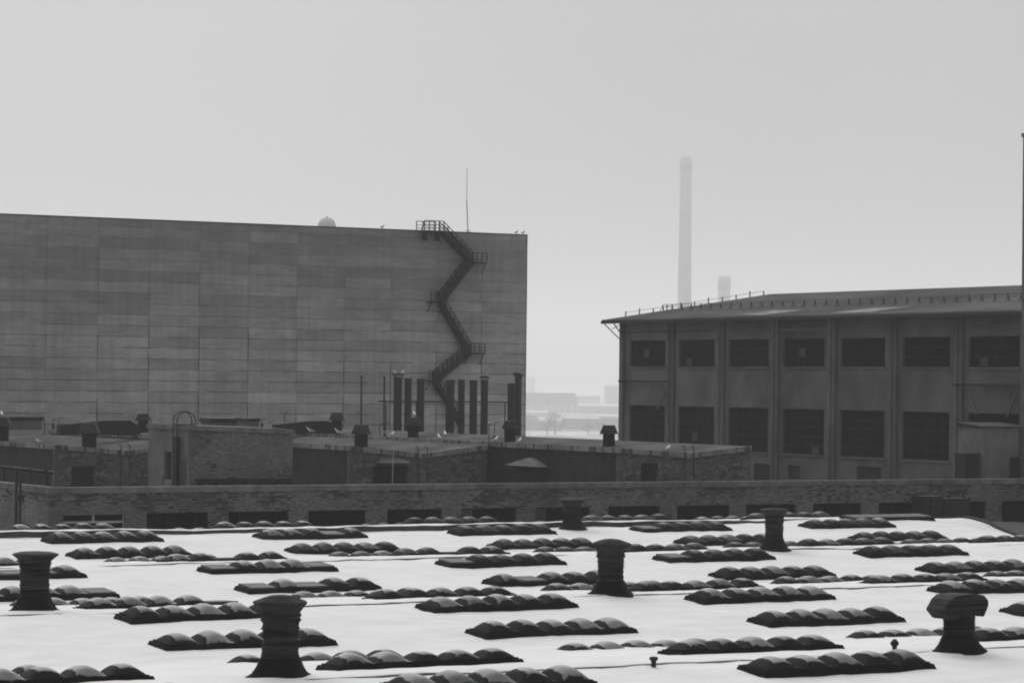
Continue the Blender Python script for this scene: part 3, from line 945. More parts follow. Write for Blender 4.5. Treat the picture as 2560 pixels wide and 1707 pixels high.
lowridge(690, 775, 822, 850, 1061, 1052, 110, 'low dark pitched monitor before the tall block')

# ------------------------------------------------------------------ tall panel block
TT = 298.0
SR = on_t(1313, 1000, TT).x
ZT = CZ + (952 - 586) * (TT / ray(1313, 800).y) / F * 1.0
ZT = on_t(1313, 586, TT).z
def build_tall():
    s0 = SR - 96.0
    th = thing('tall_block', (s0, TT, 0), 'huge windowless block of stained concrete panels', 'building')
    MB().box((s0, TT, 0), (SR, TT + 44, ZT - .12)).build('wall', M['panels'], th)
    MB().box((s0 - .06, TT - .06, ZT - .12), (SR + .06, TT + 44.06, ZT)).build('roof_edge', M['roof_dark'], th)
    MB().box((SR - .02, TT - .03, 0), (SR + .07, TT + .4, ZT - .13)).build('corner_strip', M['fascia'], th)
    # lightning conductor strip and small brackets
    p = on_t(1170, 578, TT + 1.5); q = on_t(1168, 422, TT + 1.5)
    am = thing('antenna_mast', (p.x, p.y, ZT), 'thin tall antenna mast above the roof beside the stairs', 'antenna')
    MB().bar((p.x, p.y, ZT - .02), (q.x - .02, p.y, (q.z + ZT) / 2), .1, .1, 8).bar((q.x - .02, p.y, (q.z + ZT) / 2), (q.x, p.y, q.z), .055, .055, 8).build('mast', M['steel'], am)
    MB().box((p.x - .22, p.y - .22, ZT), (p.x + .22, p.y + .22, ZT + .12)).bar((p.x - .35, p.y, ZT + .3), (p.x + .35, p.y, ZT + .3), .06).build('foot', M['steel'], am)
    c = on_t(817, 566, TT + 14)
    rd = thing('radome', (c.x, c.y, ZT), 'pale round dome rising behind the roof edge of the tall block', 'radome')
    n = 12
    r = 23 * (c - EYE).dot(FW) / F
    zc = on_t(817, 566, TT + 14).z
    prof = [(r * math.cos(R(a)), r * math.sin(R(a))) for a in range(-40, 91, 10)]
    prof[-1] = (.02, r)
    MB().lathe(prof, 32, (c.x, c.y, zc), cap=False).build('shell', M['radome'], rd)
    MB().lathe([(.12, r - .02), (.12, r + .06), (.03, r + .1)], 8, (c.x, c.y, zc)).build('finial', M['steel'], rd)
build_tall()

def build_stairs():
    y1, y0 = TT - .1, TT - 1.15                    # inner and outer edge
    def Q(x, y): return on_t(x, y, TT - 1.1)
    P0 = on_t(1085, 575, TT - .6)
    th = thing('escape_stairs', (P0.x, TT - .6, 15), 'dark steel fire escape zigzagging down the tall concrete block', 'stairs')
    M_ = M['stairs']
    def rail(mb, a, b, n, top=1.05):
        a, b = Vector(a), Vector(b)
        for i in range(n + 1):
            p = a.lerp(b, i / n); mb.bar(p, p + Vector((0, 0, top)), .085)
        for h in (.3, .65, top): mb.bar(a + Vector((0, 0, h)), b + Vector((0, 0, h)), .085 if h > .7 else .07)
    def landing(xa, xb, ydeck):
        a, b = Q(xa, ydeck), Q(xb, ydeck)
        z = (a.z + b.z) / 2
        mb = MB().box((a.x, y0, z - .16), (b.x, y1, z))
        for s in (a.x + .1, b.x - .1):                  # brackets to the wall
            mb.bar((s, y1, z - 1.3), (s, y0 + .1, z - .16), .08)
        mb.build('landing', M_, th)
        r = MB(); rail(r, (a.x, y0, z), (b.x, y0, z), 3)
        r.build('landing_rail', M_, th)
        return a.x, b.x, z
    def flight(p, q, n=14):
        (sa, za), (sb, zb) = p, q
        mb = MB()
        for y in (y0 + .05, y1 - .1): mb.bar((sa, y, za - .16), (sb, y, zb - .16), .08, .42)
        m = max(6, int(abs(za - zb) / .22))
        for i in range(m):
            k = (i + .5) / m
            s, z = sa + (sb - sa) * k, za + (zb - za) * k
            mb.box((s - .16, y0 + .09, z - .2), (s + .16, y1 - .14, z - .01))
        mb.build('flight', M_, th)
        r = MB(); rail(r, (sa, y0 + .02, za), (sb, y0 + .02, zb), 7)
        r.build('flight_rail', M_, th)
        r = MB(); rail(r, (sa, y1 - .03, za), (sb, y1 - .03, zb), 7)
        r.build('flight_rail', M_, th)
    # roof platform
    a, b = Q(1061, 575), Q(1109, 577)
    z = (a.z + b.z) / 2
    MB().box((a.x, y0, z - .2), (b.x, TT + .9, z)).box((a.x + .3, y0 + .1, z - 1.2), (a.x + .5, y1, z - .2)).box((b.x - .6, y0 + .1, z - 1.2), (b.x - .4, y1, z - .2)).build('landing', M_, th)
    r = MB(); rail(r, (a.x, y0, z), (b.x, y0, z), 4, 1.1)
    rail(r, (a.x, TT + .85, z), (b.x, TT + .85, z), 3, 1.1)
    r.bar((a.x - .45, y0, z - .02), (a.x, y0, z + 1.1), .06).bar((a.x + .6, TT + .6, z), (a.x + 1.0, TT + .6, z + 1.1), .06)
    r.build('landing_rail', M_, th)
    L1 = landing(1178, 1217, 655)
    L2 = landing(1077, 1110, 753)
    L3 = landing(1172, 1212, 882)
    L4 = landing(1072, 1097, 950)
    flight((b.x, z), (L1[0] + .3, L1[2]))
    flight((L1[0] + .2, L1[2]), (L2[1] - .2, L2[2]))
    flight((L2[1] - .3, L2[2]), (L3[0] + .3, L3[2]))
    flight((L3[0] + .2, L3[2]), (L4[1] - .2, L4[2]))
    e = Q(1160, 1062)
    flight((L4[1] - .3, L4[2]), (e.x, e.z))
build_stairs()

def build_ducts():
    td = 282.0
    data = [(985, 1005, 942, 1), (1012, 1029, 948, 0), (1043, 1061, 949, 0), (1116, 1136, 952, 0), (1146, 1162, 951, 0), (1175, 1193, 953, 0),
            (1203, 1220, 949, 1), (1270, 1289, 961, 0), (1288, 1304, 940, 2)]
    names = ['capped duct with two gulls, leftmost of the row before the tall block', 'second duct from left, close beside the capped one',
             'third duct from left, last before the stairs', 'duct swallowed by the shadowy foot of the stairs', 'duct just right of the stairs foot',
             'middle duct of the three right of the stairs', 'capped duct, right end of the group right of the stairs',
             'shorter duct of the pair at the corner of the tall block', 'taller slant-topped duct of the corner pair']
    for (x0, x1, y, kind), nm in zip(data, names):
        a, b = on_t(x0, y, td), on_t(x1, y, td)
        r = (b.x - a.x) * .5 * .93
        c = (a + b) / 2
        th = thing('exhaust_duct', (c.x, td, 12), 'dark ' + nm, 'duct', 'exhaust ducts before the tall block')
        MB().lathe([(r, 12), (r, c.z - .3), (r * 1.06, c.z - .28), (r * 1.06, c.z - .05), (r, c.z)], 14, (c.x, td, 0)).build('shaft', M['duct'], th)
        mb = MB()
        if kind == 1: mb.lathe([(r * 1.1, .16), (r * 1.45, .2), (r * 1.5, .3), (r * .5, .46), (.05, .48)], 14, (c.x, td, c.z))
        elif kind == 2: mb.prism([(c.x - r * 1.1, td - r * 1.1, c.z + .0), (c.x + r * 1.1, td - r * 1.1, c.z - .0), (c.x + r * 1.1, td - r * 1.1, c.z + .12), (c.x - r * .4, td - r * 1.1, c.z + .42), (c.x - r * 1.1, td - r * 1.1, c.z + .4)], (0, 2.2 * r, 0))
        else: mb.lathe([(r * 1.03, -.02), (r * 1.15, .02), (r * 1.15, .1), (r * .3, .14)], 14, (c.x, td, c.z))
        mb.build('cap', M['dark'], th)
        if kind == 1:
            mb = MB()
            for a_ in (0, 90, 180, 270): mb.bar((c.x + r * .95 * math.cos(R(a_)), td + r * .95 * math.sin(R(a_)), c.z - .1), (c.x + r * 1.1 * math.cos(R(a_)), td + r * 1.1 * math.sin(R(a_)), c.z + .2), .05)
            mb.build('stay', M['dark'], th)
    for x, y, nm in ((904, 942, 'slim dark pipe standing alone left of the ducts'), (961, 944, 'slim dark pipe closest to the capped left duct')):
        a = on_t(x, y, td)
        th = thing('slim_pipe', (a.x, td, 12), nm, 'pipe', 'slim pipes before the tall block')
        MB().bar((a.x, td, 12), (a.x, td, a.z), .22, .22, 8).build('shaft', M['duct'], th)
        MB().lathe([(.12, -.02), (.17, 0), (.17, .1), (.04, .14)], 8, a).build('cap', M['dark'], th)
    a, b = on_t(945, 1003, td + 1.2), on_t(1282, 1004, td + 1.2)
    th = thing('pipe_gantry', (a.x, td + 1.2, a.z), 'thin horizontal pipe running behind the row of ducts', 'pipe')
    MB().bar(a, (b.x, td + 1.2, a.z), .16, .16, 8).build('pipe', M['duct'], th)
    mb = MB()
    for i in range(5):
        x = a.x + 1 + (b.x - a.x - 2) * i / 4
        mb.bar((x, td + 1.2, 12), (x, td + 1.2, a.z), .1)
    mb.build('supports', M['duct'], th)
build_ducts()

# ------------------------------------------------------------------ big-windowed hall at the right
RS = 158.0
def build_right():
    tl = on_s(1553, 950, RS).y                      # far (left) end
    tn = 150.0
    zw = on_s(2009, 790, RS).z                      # underside of eave
    th = thing('windowed_hall', (RS, tl, 0), 'big factory hall with two rows of dark windows and a hipped tin roof', 'building')
    lows = [(1574, 1663), (1695, 1786), (1821, 1921), (1957, 2061), (2101, 2212), (2256, 2374), (2421, 2549)]
    z_ut, z_ub = on_s(2009, 846, RS).z, on_s(2009, 917, RS).z
    z_lt, z_lb = on_s(2009, 1022, RS).z, on_s(2009, 1136, RS).z
    ops = []
    for a, b in lows:
        ya, yb = on_s(b, 950, RS).y, on_s(a, 950, RS).y
        ops.append((ya, yb, z_ub, z_ut)); ops.append((ya, yb, z_lb, z_lt))
    ol = [(x0, x1, y0, y1) for x0, x1, y0, y1 in ((1884, 1936, 1158, 1203), (1970, 2000, 1162, 1196), (2142, 2203, 1165, 1200))]
    vents = []
    for x0, x1, y0, y1 in ol:
        vents.append((on_s(x1, 1180, RS).y, on_s(x0, 1180, RS).y, on_s(x0, y1, RS).z, on_s(x0, y0, RS).z))
    w = MB(); wall(w, 's', RS, tn, tl, 0, zw + .3, ops + vents, .45)
    wall(w, 't', tl - .45, RS + .45, RS + 24, 0, zw + .3, (), .45)
    o = w.build('wall', M['plaster_r'], th, base=(0, 0, 0)); weld(o)
    # pilasters between bays, cornice bands, ledges
    pl = MB()
    ys = [tl - .35]
    for (a, b), (c, d) in zip(lows, lows[1:]): ys.append(on_s((b + c) / 2 - 1, 950, RS).y)
    for i, y in enumerate(ys):
        w_ = .35 if i == 0 else .75
        pl.box((RS - .28, y - w_, 0), (RS - .002, y + (.34 if i == 0 else w_ * .45), zw - .05))
        if i: pl.box((RS - .42, y - w_ * .35, 0), (RS - .281, y + w_ * .1, zw - .05))
    pl.build('pilaster', M['plaster_r'], th)
    for y0_, y1_ in ((ys[1], ys[0]), (tn, ys[6])):
        z = on_s(1615, 951, RS).z
        MB().box((RS - .6, y0_, z - .16), (RS - .29, y1_, z)).build('ledge', M['plaster_dark'], th)
    MB().box((RS - .12, tn, z_ut + .75), (RS - .003, tl, z_ut + .95)).build('cornice', M['plaster_r'], th)
    k = 0
    for (ya, yb, za, zb) in ops:
        k += 1
        up = za > 22
        fr = MB()
        x0, x1 = RS + .22, RS + .3
        fr.box((x0, ya, za), (x1, ya + .1, zb)).box((x0, yb - .1, za), (x1, yb, zb)).box((x0, ya + .1, zb - .1), (x1, yb - .1, zb)).box((x0, ya + .1, za), (x1, yb - .1, za + .1))
        nc, nr = 6, (3 if up else 5)
        for i in range(1, nc): y = ya + (yb - ya) * i / nc; fr.box((x0 + .02, y - .035, za + .1), (x1 - .01, y + .035, zb - .1))
        for j in range(1, nr): z = za + (zb - za) * j / nr; fr.box((x0 + .025, ya + .1, z - .035), (x1 - .015, yb - .1, z + .035))
        f = fr.build('window', M['frame_d'], th)
        MB().box((x1 + .01, ya + .01, za + .01), (x1 + .03, yb - .01, zb - .01)).build('pane', M['glass'], f)
        MB().box((RS - .12, ya - .1, za - .16), (RS + .2, yb + .1, za - .003)).build('sill', M['plaster_r'], f)
        rnd = random.Random(k)
        if rnd.random() < .4:
            u = ya + (yb - ya) * rnd.choice([0.5, 1 / 6, 2 / 3]); zz = za + (zb - za) * rnd.choice([0, 1]) / nr
            MB().box((x0 + .04, u + .04, zz + .04), (x1 + .0, u + (yb - ya) / nc - .04, zz + (zb - za) / nr - .04)).build('patched_pane', M['glass_l'], f)
    for (ya, yb, za, zb) in vents:
        MB().box((RS + .2, ya, za), (RS + .25, yb, zb)).build('wall_opening', M['dark'], th)
    # hipped roof
    e = 1.5
    ze = on_s(2009, 788, RS - e).z
    sr = 171.0
    r0 = on_s(1925, 735, sr); r1z = r0.z
    tend, yr0 = tl + e, r0.y
    far = 2 * sr - (RS - e)
    # fitted rise: lower pitch near the ridge
    rf = MB()
    A, B, C, D = (RS - e, tend, ze), (far, tend, ze), (far, tn, ze), (RS - e, tn, ze)
    G, H = (sr, yr0, r1z), (sr, tn, r1z)
    th_ = .18
    def dn(p): return (p[0], p[1], p[2] - th_)
    vs_ = [A, B, C, D, G, H] + [dn(p) for p in (A, B, C, D)]
    rf.add(vs_, [(0, 3, 5, 4), (1, 0, 4), (2, 1, 4, 5), (0, 1, 7, 6), (3, 0, 6, 9), (1, 2, 8, 7), (2, 3, 9, 8), (6, 7, 8, 9)[::-1], (3, 2, 5)])
    rf.build('roof', M['roof_tin'], th)
    MB().box((RS - e - .06, tn, ze - th_ - .2), (RS - e + .1, tend + .05, ze - th_ + .03)).build('gutter', M['dark'], th)
    # sheets of snow that slid to the eave
    def roofpt(u, t):                                   # u 0 eave .. 1 ridge
        return Vector((RS - e + (sr - RS + e) * u, t, ze + (r1z - ze) * u + .03))
    for xa, xb, ya_ in ((1820, 1905, 790), (2068, 2165, 783)):
        ta, tb = on_s(xa, ya_, RS - e).y, on_s(xb, ya_, RS - e).y
        sh = 2.0
        q = [roofpt(.03, ta), roofpt(.03, tb), roofpt(.2, tb - sh * 1.7), roofpt(.2, ta - sh * 1.6)]
        MB().prism(q, (0, 0, .05)).build('snow_remnant', M['old_snow'], th)
    # knee braces under the far corner overhang
    kb = MB()
    kb.bar((RS - e + .1, tl + e - .1, ze - th_ - .05), (RS - .02, tl - .2, ze - 2.2), .09)
    kb.bar((RS - e + .1, tl - .5, ze - th_ - .05), (RS - .3, tl - .5, ze - 1.5), .09)
    kb.bar((RS - .8, tl + .6, ze - .9), (RS - .15, tl - .1, ze - .2 - th_), .06)
    kb.build('eave_brace', M['dark'], th)
    # snow guard
    sg = thing('snow_guard', (RS, tl, ze), 'rusty snow guard rail of short posts along the tin roof', 'roof railing')
    mb = MB()
    pts = []
    t = tl - 2
    u = .36
    while t > tn + 4:
        p = roofpt(u, t); pts.append(p)
        mb.bar(p, p + Vector((-.1, 0, .55)), .1); mb.bar(p + Vector((-.4, 0, -.06)), p + Vector((-.05, 0, .4)), .05)
        t -= 1.75
    for h in (.35, .58):
        mb.bar(pts[0] + Vector((-.06, 0, h)), pts[-1] + Vector((-.06, 0, h)), .045)
    mb.build('slope_rail', M['roof_tin'], sg)
    mb = MB(); hp = []
    Av, Gv = Vector(A), Vector(G)
    for i in range(11):
        p = Av.lerp(Gv, .14 + .82 * i / 10) + Vector((.3, .35, -.02)); hp.append(p)
        mb.bar(p, p + Vector((0, 0, .55 + .12 * math.sin(i * 2.3))), .09)
    for h in (.42,):
        for a, b in zip(hp, hp[1:]): mb.bar(a + Vector((0, 0, h)), b + Vector((0, 0, h)), .035)
    mb.build('hip_rail', M['steel'], sg)
    # bracing struts in front of the first and last bays
    sb = MB()
    a, b = on_s(1668, 975, RS - .5), on_s(1642, 1022, RS - .5)
    sb.bar(a, b, .16)
    for xs in ((2424, 985, 2442, 1035), (2540, 985, 2518, 1040)):
        sb.bar(on_s(xs[0], xs[1], RS - .5), on_s(xs[2], xs[3], RS - .5), .16)
    sb.build('strut', M['plaster'], th)
build_right()

def roof_bits():
    data = [(962, 1085, 1056, S2 + 2, 'looped double vent pipe on the wing roof behind the gulls', 1), (1236, 1092, 1056, S2 + 3, 'bent vent pipe on the wing roof near the tall block corner', 1),
            (655, 1060, 1046, S1 + 4, 'short bent vent pipe right of the small square housing', 0), (147, 1064, 1045, 94, 'short vent pipe on the far left wing roof', 0),
            (711, 1062, 1030, S1 + 6, 'tall thin rod right of the hut before the tall block', 0), (133, 1063, 1046, 94.5, 'thin post on the far left wing roof', 0)]
    for x, yb, yt, s_, lab, loop in data:
        a, b = on_s(x, yb, s_), on_s(x, yt, s_)
        th = thing('vent_pipe', a, lab, 'vent pipe')
        w = .07
        pts = [a - Vector((0, 0, .3)), Vector((a.x, a.y, b.z - .12)), b + rt0 * .1, b + rt0 * .32 - Vector((0, 0, .03))]
        mb = MB().path(pts, w, 6)
        if loop: mb.path([p - rt0 * .45 - Vector((0, 0, .12)) for p in pts], w, 6)
        mb.build('pipe', M['dark'], th)
        MB().lathe([(.13, -.28), (.13, .05), (.06, .09)], 8, a).build('collar', M['steel'], th)
roof_bits()

# tower edge cut by the right edge of the view
def build_edge():
    t = 176.0
    a = on_t(2562, 700, t)
    top = on_t(2558, 342, t).z
    th = thing('grey_tower', (a.x, t, 0), 'sliver of a grey tower at the right edge of the view', 'tower')
    MB().box((a.x, t, 0), (a.x + 5, t + .35, top)).build('shaft', M['plaster'], th)
    MB().box((a.x - .1, t - .1, top), (a.x + 5.1, t + .45, top + .3)).build('cornice', M['coping'], th)
    # small rendered shed on the workshop roof
    ts = 176.5
    l, r = on_t(2457, 1100, ts), on_t(2552, 1100, ts)
    z1 = on_t(2457, 1068, ts).z
    sh = thing('rendered_shed', (l.x, ts, ZR - 2.8), 'pale rendered shed at far right before the last window bay', 'shed')
    MB().box((l.x, ts, ZR - 2.8), (r.x + .3, ts + 3, z1)).build('wall', M['plaster_l'], sh)
    MB().hexa([(l.x - .15, ts - .15, z1), (r.x + .45, ts - .15, z1), (r.x + .45, ts + 3.1, z1), (l.x - .15, ts + 3.1, z1),
               (l.x - .15, ts - .15, z1 + .08), (r.x + .45, ts - .15, z1 + .08), (r.x + .45, ts + 3.1, z1 + .35), (l.x - .15, ts + 3.1, z1 + .35)]).build('roof', M['roof_dark'], sh)
    q0, q1 = on_t(2526, 1150, ts - .1), on_t(2550, 1150, ts - .1)
    MB().box((q0.x, ts - .05, ZR - 2.75), (q1.x, ts - .002, on_t(2526, 1142, ts).z)).build('door', M['plaster_dark'], sh)
    cb = thing('opening_block', (on_t(2418, 1150, ts).x, ts + .3, ZR - 2.8), 'added dark block standing in for the tall opening left of the pale shed', 'cabinet')
    c0, c1 = on_t(2420, 1140, ts), on_t(2452, 1140, ts)
    MB().box((c0.x, ts + .3, ZR - 2.8), (c1.x, ts + 1.6, on_t(2420, 1136, ts).z)).build('body', M['dark'], cb)  # solid dark block added in place of the tall dark opening
    MB().box((c0.x - .08, ts + .2, on_t(2420, 1136, ts).z), (c1.x + .08, ts + 1.7, on_t(2420, 1133, ts).z)).build('lid', M['steel'], cb)
build_edge()

# equipment in the alley before the workshop wall, right
def build_equipment():
    t = 169.5
    for x0, x1, y0, lab, hoop in ((2310, 2326, 1240, 'tall slim dark crate before the workshop wall, leftmost of three', 0), (2329, 2357, 1240, 'square dark cabinet with pale top edge, middle of three before the wall', 0),
                            (2362, 2425, 1246, 'wide dark machine under a pipe hoop before the workshop wall', 1)):
        a, b = on_t(x0, y0, t), on_t(x1, y0, t)
        th = thing('machine_cabinet', (a.x, t, 8), lab, 'cabinet')
        MB().box((a.x, t, 8), (b.x, t + 1.4, a.z - .08)).build('body', M['dark'], th)
        MB().box((a.x - .05, t - .05, a.z - .08), (b.x + .05, t + 1.45, a.z)).build('lid', M['steel'], th)
        if hoop:
            p, q = on_t(2390, 1230, t), on_t(2424, 1230, t)
            MB().path([(p.x, t + .7, a.z), (p.x, t + .7, p.z), (q.x, t + .7, p.z), (q.x, t + .7, a.z)], .12).build('pipe_hoop', M['dark'], th)
        MB().box((a.x + .1, t + .1, 0), (a.x + .25, t + 1.3, 8)).box((b.x - .25, t + .1, 0), (b.x - .1, t + 1.3, 8)).build('stand', M['dark'], th)
    # lean-to at the end of the snowy hall
    th = thing('lean_to', (HS1 + .4, 138, 0), 'dark lean-to beyond the right end of the snow roof', 'lean-to')
    MB().box((HS1 + .4, 136, 0), (HS1 + 14, 160, CZ - 9.6)).build('wall', M['plaster_dark'], th)
    MB().hexa([(HS1 + .36, 135.8, CZ - 9.6), (HS1 + 14.2, 135.8, CZ - 9.6), (HS1 + 14.2, 160.2, CZ - 9.6), (HS1 + .36, 160.2, CZ - 9.6),
               (HS1 + .36, 135.8, CZ - 9.3), (HS1 + 14.2, 135.8, CZ - 9.5), (HS1 + 14.2, 160.2, CZ - 9.5), (HS1 + .36, 160.2, CZ - 9.3)]).build('roof', M['roof_dark'], th)
build_equipment()

# steel post and pipe rack at the far left
def build_left():
    t = 170.5
    a, b = on_t(44, 1330, t), on_t(44, 1170, t)
    th = thing('steel_post', (a.x, t, 0), 'dark double steel post before the workshop corner at far left', 'post')
    MB().bar((a.x - .12, t, 0), (a.x - .12, t, b.z), .16).bar((a.x + .14, t, 0), (a.x + .14, t, b.z), .12).build('shaft', M['dark'], th)
    mb = MB()
    z = 8
    while z < b.z: mb.bar((a.x - .12, t, z), (a.x + .14, t, z + .25), .05); z += .6
    mb.build('lacing', M['dark'], th)
    p = on_t(52, 1243, t - .3)
    MB().box((p.x - .22, t - .35, p.z - .25), (p.x + .2, t - .1, p.z + .2)).build('junction_box', M['dark'], th)
    yy = 198.0
    a, b = on_t(-10, 1166, yy), on_t(132, 1182, yy)
    th = thing('pipe_rack', (a.x, yy, ZR - 2.8), 'low dark pipe rack on the workshop roof at far left', 'pipe rack')
    MB().bar((a.x, yy, a.z), (b.x, yy, b.z), .26, .26, 8).build('pipe', M['dark'], th)
    mb = MB()
    for x in (10, 75, 115):
        q = on_t(x, 1170, yy); mb.bar((q.x, yy, ZR - 2.8), (q.x, yy, q.z), .22)
    mb.build('legs', M['dark'], th)
build_left()

# ------------------------------------------------------------------ gulls and the bird on the flue
def gull_meshes():
    b = MB()
    prof = [(.0, -.26), (.035, -.2), (.07, -.1), (.095, .0), (.1, .07), (.08, .14), (.05, .19), (.045, .23)]
    vs_, fs = [], []
    n = 10
    pts = [(-.27, .0, .012, .03), (-.18, .005, .035, .035), (-.08, .02, .07, .065), (.02, .04, .09, .09), (.1, .07, .08, .085), (.15, .12, .055, .06), (.175, .17, .045, .05), (.2, .215, .05, .048), (.235, .225, .035, .035), (.26, .222, .012, .012)]
    for x, z, rx, rz in pts:
        for i in range(n):
            a = 2 * math.pi * i / n
            vs_.append((x, rx * math.cos(a), z + rz * math.sin(a)))
    fs = [(j * n + i, j * n + (i + 1) % n, (j + 1) * n + (i + 1) % n, (j + 1) * n + i) for j in range(len(pts) - 1) for i in range(n)]
    fs += [tuple(range(n)), tuple(range((len(pts) - 1) * n, len(pts) * n))[::-1]]
    return vs_, fs
GV, GF = gull_meshes()
def gull(p, rz, label, sc=1.0, dark=False, name='gull'):
    th = bpy.data.objects.new(name, None); COL.objects.link(th)
    th['_w'] = (0, 0, 0)
    tag(th, label, 'bird', None if dark else 'white gulls resting on the roofs')
    body = [(x, y, z + .16) for x, y, z in GV]
    MB().add(body, GF, True).build('body', M['blackfeather'] if dark else M['white'], th)
    w = MB()
    for s in (-1, 1):
        w.add([(.1, s * .088, .26), (-.3, s * .05, .17), (-.1, s * .1, .15), (.1, s * .06, .3), (-.3, s * .03, .2), (-.08, s * .09, .22)], [(0, 1, 2), (3, 5, 4), (0, 3, 4, 1), (1, 4, 5, 2), (2, 5, 3, 0)])
    w.build('wing', M['blackfeather'] if dark else M['greyfeather'], th)
    MB().bar((.0, .03, 0), (.01, .03, .14), .014).bar((.0, -.03, 0), (.01, -.03, .14), .014).bar((-.0, .03, .005), (.05, .03, .005), .012).bar((0, -.03, .005), (.05, -.03, .005), .012).build('leg', M['steel'], th)
    MB().lathe([(.014, 0), (.002, .06)], 6, (0, 0, 0)).v
    MB().bar((.25, 0, .38), (.31, 0, .365), .018).build('beak', M['dark'] if dark else M['steel'], th)
    th.location = p; th.scale = (sc,) * 3; th.rotation_euler = (0, 0, rz)
def wing_roof_z(s, t):
    for s0, s1, t0, hl, hv, hr in ((S2, S3, T2, 4.77, 5.16, 4.63), (S1, S2 - .2, T1, 5.06, 5.67, 4.98), (88.4, S1 - .2, T0, 5.7, 6.2, 5.5)):
        if s0 - .2 <= s <= s1 and t >= t0 - .3:
            sm = (s0 + s1) / 2 + .3
            return CZ - (hl + (hv - hl) * (s - s0) / (sm - s0) if s < sm else hv + (hr - hv) * (s - sm) / (s1 - sm)) - .04
    return CZ - 5
def gull_on_edge(x, s, label, rz):
    d = ray(x, 1080); t = s / d.x * d.y
    gull((s, t, wing_roof_z(s, t) + (.04 if s in (S1, S2) else 0)), rz, label, 1.35)
gull_on_edge(776, S2 - .07, 'white gull on the streaked fascia, first right of the brick hut', 2.6)
gull_on_edge(846, S2 - .07, 'white gull on the streaked fascia just left of the broad ventilator', 2.9)
gull_on_edge(978, S2 + 1.5, 'white gull on the roof left of the ventilator under the three ducts', 0.2)
gull_on_edge(1099, S2 + 2.2, 'white gull on the roof, lower of the pair under the stairs', 1.5)
gull_on_edge(1113, S2 + 9, 'white gull on the roof, upper of the pair under the stairs', 1.2)
gull_on_edge(1238, S2 + 2.2, 'white gull left of the ventilator at the corner of the tall block', .3)
gull_on_edge(1297, S2 + 3.5, 'white gull right of the ventilator at the corner of the tall block', .4)
gull_on_edge(98, 95, 'white gull on the roof of the farthest left wing', 2.4)
def gull_at(x, y, t, label, rz, sc=1.35):
    p = on_t(x, y, t); gull((p.x, t, p.z), rz, label, sc)
pv = on_s(1036, 1080, 121); gull((pv.x, pv.y, pv.z + 1.31), 1.4, 'white gull perched on top of the ventilator under the three ducts', 1.35)
pv = on_s(4, 1086, 91); gull((pv.x, pv.y, pv.z + 1.57), 1.4, 'white gull on the ventilator cut by the left edge', 1.35)
gull_at(990, 937, 282, 'white gull on the capped left duct, left of two', 2.8)
gull_at(1005, 937, 282, 'white gull on the capped left duct, right of two', .2)
p = on_s(1668, 1093, S2 + 5.5); gull((p.x, p.y, wing_roof_z(p.x, p.y)), .3, 'white gull on the nearest wing roof before the windowed hall', 1.35)
for x, lab in ((956, 'small dark bird on the tall block roof edge left of the stairs'), (1291, 'dark bird on the tall block roof, left of the corner bird'), (1308, 'dark bird on the very corner of the tall block roof')):
    p = on_t(x, 570, TT + .3); gull((p.x, TT + .3, ZT), .2, lab, 1.1, True, 'perched_bird')
gull((p6.x, p6.y, p6.z + 2.25 - .5 + .36), 2.4, 'dark bird perched on the narrow flue cap before the brick wall', .9, True, 'perched_bird')

# ------------------------------------------------------------------ distant chimneys and town in the haze
def chimney(x, ytop, dist, w, label, w2=None):
    b = at_d(x, 950, dist); top = at_d(x, ytop, dist).z
    th = thing('factory_chimney', (b.x, b.y, -60), label, 'chimney')
    r = w * dist / F / 2
    r2 = (w2 or w) * dist / F / 2
    MB().lathe([(r2 * 1.25, -60), (r2, 20), (r, top - r * 1.2), (r * 1.0, top - r * .6)], 28, (b.x, b.y, 0)).build('shaft', M['chimney'], th)
    MB().lathe([(r * 1.06, top - r * 2.2), (r * 1.06, top - r * .5), (r * .95, top)], 28, (b.x, b.y, 0)).build('crown', M['chimney'], th)
    return th
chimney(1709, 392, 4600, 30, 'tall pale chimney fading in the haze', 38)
chimney(1808, 690, 5200, 31, 'short stout chimney top just above the tin roof in the haze', 33)

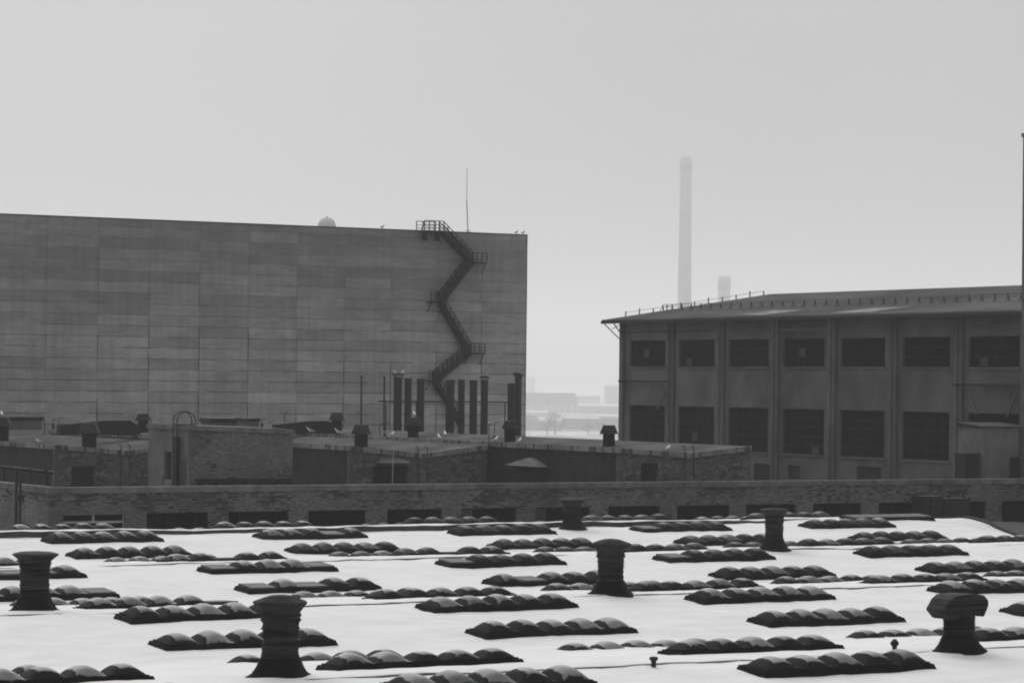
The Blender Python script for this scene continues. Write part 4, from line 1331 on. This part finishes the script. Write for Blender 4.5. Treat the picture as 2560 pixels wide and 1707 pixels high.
GZ = -60.0
def far_block(x0, x1, yt, yb, mat, label, roof=None, hip=0, rowpx=None, name='distant_building', depth=40, pillars=0, band=None):
    a = on_z(x0, yb, GZ); dist = (a - EYE).dot(FW)
    def P(x, y, k=0):
        p = at_d(x, y, dist); return Vector((p.x, p.y, p.z)) + fw0 * k
    lo = GZ
    A, B = P(x0, yb), P(x1, yb)
    A.z = B.z = lo
    zt = P(x0, yt).z
    th = thing(name, (A.x, A.y, lo), label, 'building')
    ze = zt
    if roof: ze = P(x0, roof[0]).z
    back = fw0 * depth
    MB().hexa([A, B, B + back, A + back] + [Vector((q.x, q.y, ze)) for q in (A, B, B + back, A + back)]).build('wall', mat, th)
    if roof:
        i = Vector(rt0) * hip * dist / F
        bb = [Vector((q.x, q.y, ze + .02)) for q in (A - rt0 * 1, B + rt0 * 1, B + rt0 * 1 + back, A - rt0 * 1 + back)]
        tp = [Vector((q.x, q.y, zt)) for q in (A + back * .45, B - i + back * .45, B - i + back * .55, A + back * .55)]
        MB().hexa(bb + tp).build('roof', roof[1], th)
    if pillars:
        for k in range(pillars):
            q = A.lerp(B, (k + .5) / pillars) - fw0 * .6
            MB().box((q.x - .8, q.y - .5, lo), (q.x + .8, q.y + .5, ze - 1)).build('pillar', M['far_dark'], th)
    if band:
        y0, y1 = band
        z0, z1 = P(x0, y1).z, P(x0, y0).z
        MB().hexa([Vector((q.x, q.y, z0)) - fw0 * f for q, f in ((A, .5), (B, .5), (B, .01), (A, .01))] + [Vector((q.x, q.y, z1)) - fw0 * f for q, f in ((A, .5), (B, .5), (B, .01), (A, .01))]).build('window_band', M['far_dark'], th)
    return th
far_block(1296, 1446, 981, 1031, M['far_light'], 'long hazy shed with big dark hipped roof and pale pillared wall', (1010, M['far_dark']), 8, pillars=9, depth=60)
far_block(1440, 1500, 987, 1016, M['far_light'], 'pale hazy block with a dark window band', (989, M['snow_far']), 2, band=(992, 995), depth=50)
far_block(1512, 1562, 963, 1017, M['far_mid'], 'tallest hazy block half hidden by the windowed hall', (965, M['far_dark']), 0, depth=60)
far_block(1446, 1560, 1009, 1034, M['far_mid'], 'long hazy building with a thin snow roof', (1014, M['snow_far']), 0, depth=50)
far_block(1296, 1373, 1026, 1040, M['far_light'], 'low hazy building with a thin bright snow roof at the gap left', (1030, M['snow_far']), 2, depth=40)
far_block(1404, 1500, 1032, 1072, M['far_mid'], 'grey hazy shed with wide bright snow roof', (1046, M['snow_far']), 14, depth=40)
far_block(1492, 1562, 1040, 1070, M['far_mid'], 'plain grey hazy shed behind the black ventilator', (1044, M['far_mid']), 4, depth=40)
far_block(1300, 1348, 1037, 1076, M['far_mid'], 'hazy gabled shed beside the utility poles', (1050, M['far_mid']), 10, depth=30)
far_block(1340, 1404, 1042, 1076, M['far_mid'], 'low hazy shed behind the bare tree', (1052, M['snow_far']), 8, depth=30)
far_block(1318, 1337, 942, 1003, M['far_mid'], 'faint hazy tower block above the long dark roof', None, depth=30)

def far_tree(x, yb, yt, w, label, seed):
    rnd = random.Random(seed)
    a = on_z(x, yb, GZ)
    dist = (a - EYE).dot(FW)
    h = (yb - yt) * dist / F
    wd = w * dist / F / 2
    th = thing('bare_tree', a, label, 'tree', 'bare trees in the haze')
    tr = MB(); tr.lathe([(h * .035, 0), (h * .022, h * .4), (h * .01, h * .75)], 7, a)
    tr.build('trunk', M['twig'], th)
    br = MB()
    def grow(p, d, L, r, k):
        q = p + d * L
        br.bar(p, q, r)
        if k == 0: return
        for _ in range(3):
            nd = (d + Vector((rnd.uniform(-1, 1), rnd.uniform(-1, 1), rnd.uniform(-.3, .7))) * .8).normalized()
            grow(q, nd, L * .68, r * .62, k - 1)
    for i in range(12):
        an = rnd.uniform(0, 6.28); up = rnd.uniform(.25, 1.1)
        p = a + Vector((0, 0, h * rnd.uniform(.22, .6)))
        grow(p, Vector((math.cos(an), math.sin(an), up)).normalized(), wd * .42, h * .016, 4)
    br.build('crown', M['twig'], th, fix=False)
far_tree(1388, 1086, 1022, 52, 'broad bare tree rising in the hazy gap', 3)
far_tree(1368, 1088, 1036, 34, 'smaller bare tree left of the broad one in the gap', 4)
far_tree(1470, 1088, 1050, 30, 'faint bare tree before the snow-roofed shed', 5)
far_tree(1502, 1090, 1052, 30, 'faint bare tree closest to the black ventilator', 6)
for x, yt, lab in ((1315, 1027, 'left utility pole at the edge of the hazy gap'), (1323, 1030, 'right utility pole at the edge of the hazy gap')):
    a = on_z(x, 1095, GZ); dist = (a - EYE).dot(FW); h = (1095 - yt) * dist / F
    th = thing('utility_pole', a, lab, 'pole', 'utility poles in the haze')
    MB().bar(a, a + Vector((0, 0, h)), .7, .7, 6).build('mast', M['twig'], th)
    MB().bar(a + rt0 * -2.5 + Vector((0, 0, h * .75)), a + rt0 * 2.5 + Vector((0, 0, h * .75)), .4).build('crossarm', M['twig'], th)

for o in bpy.data.objects:
    if '_w' in o: del o['_w']
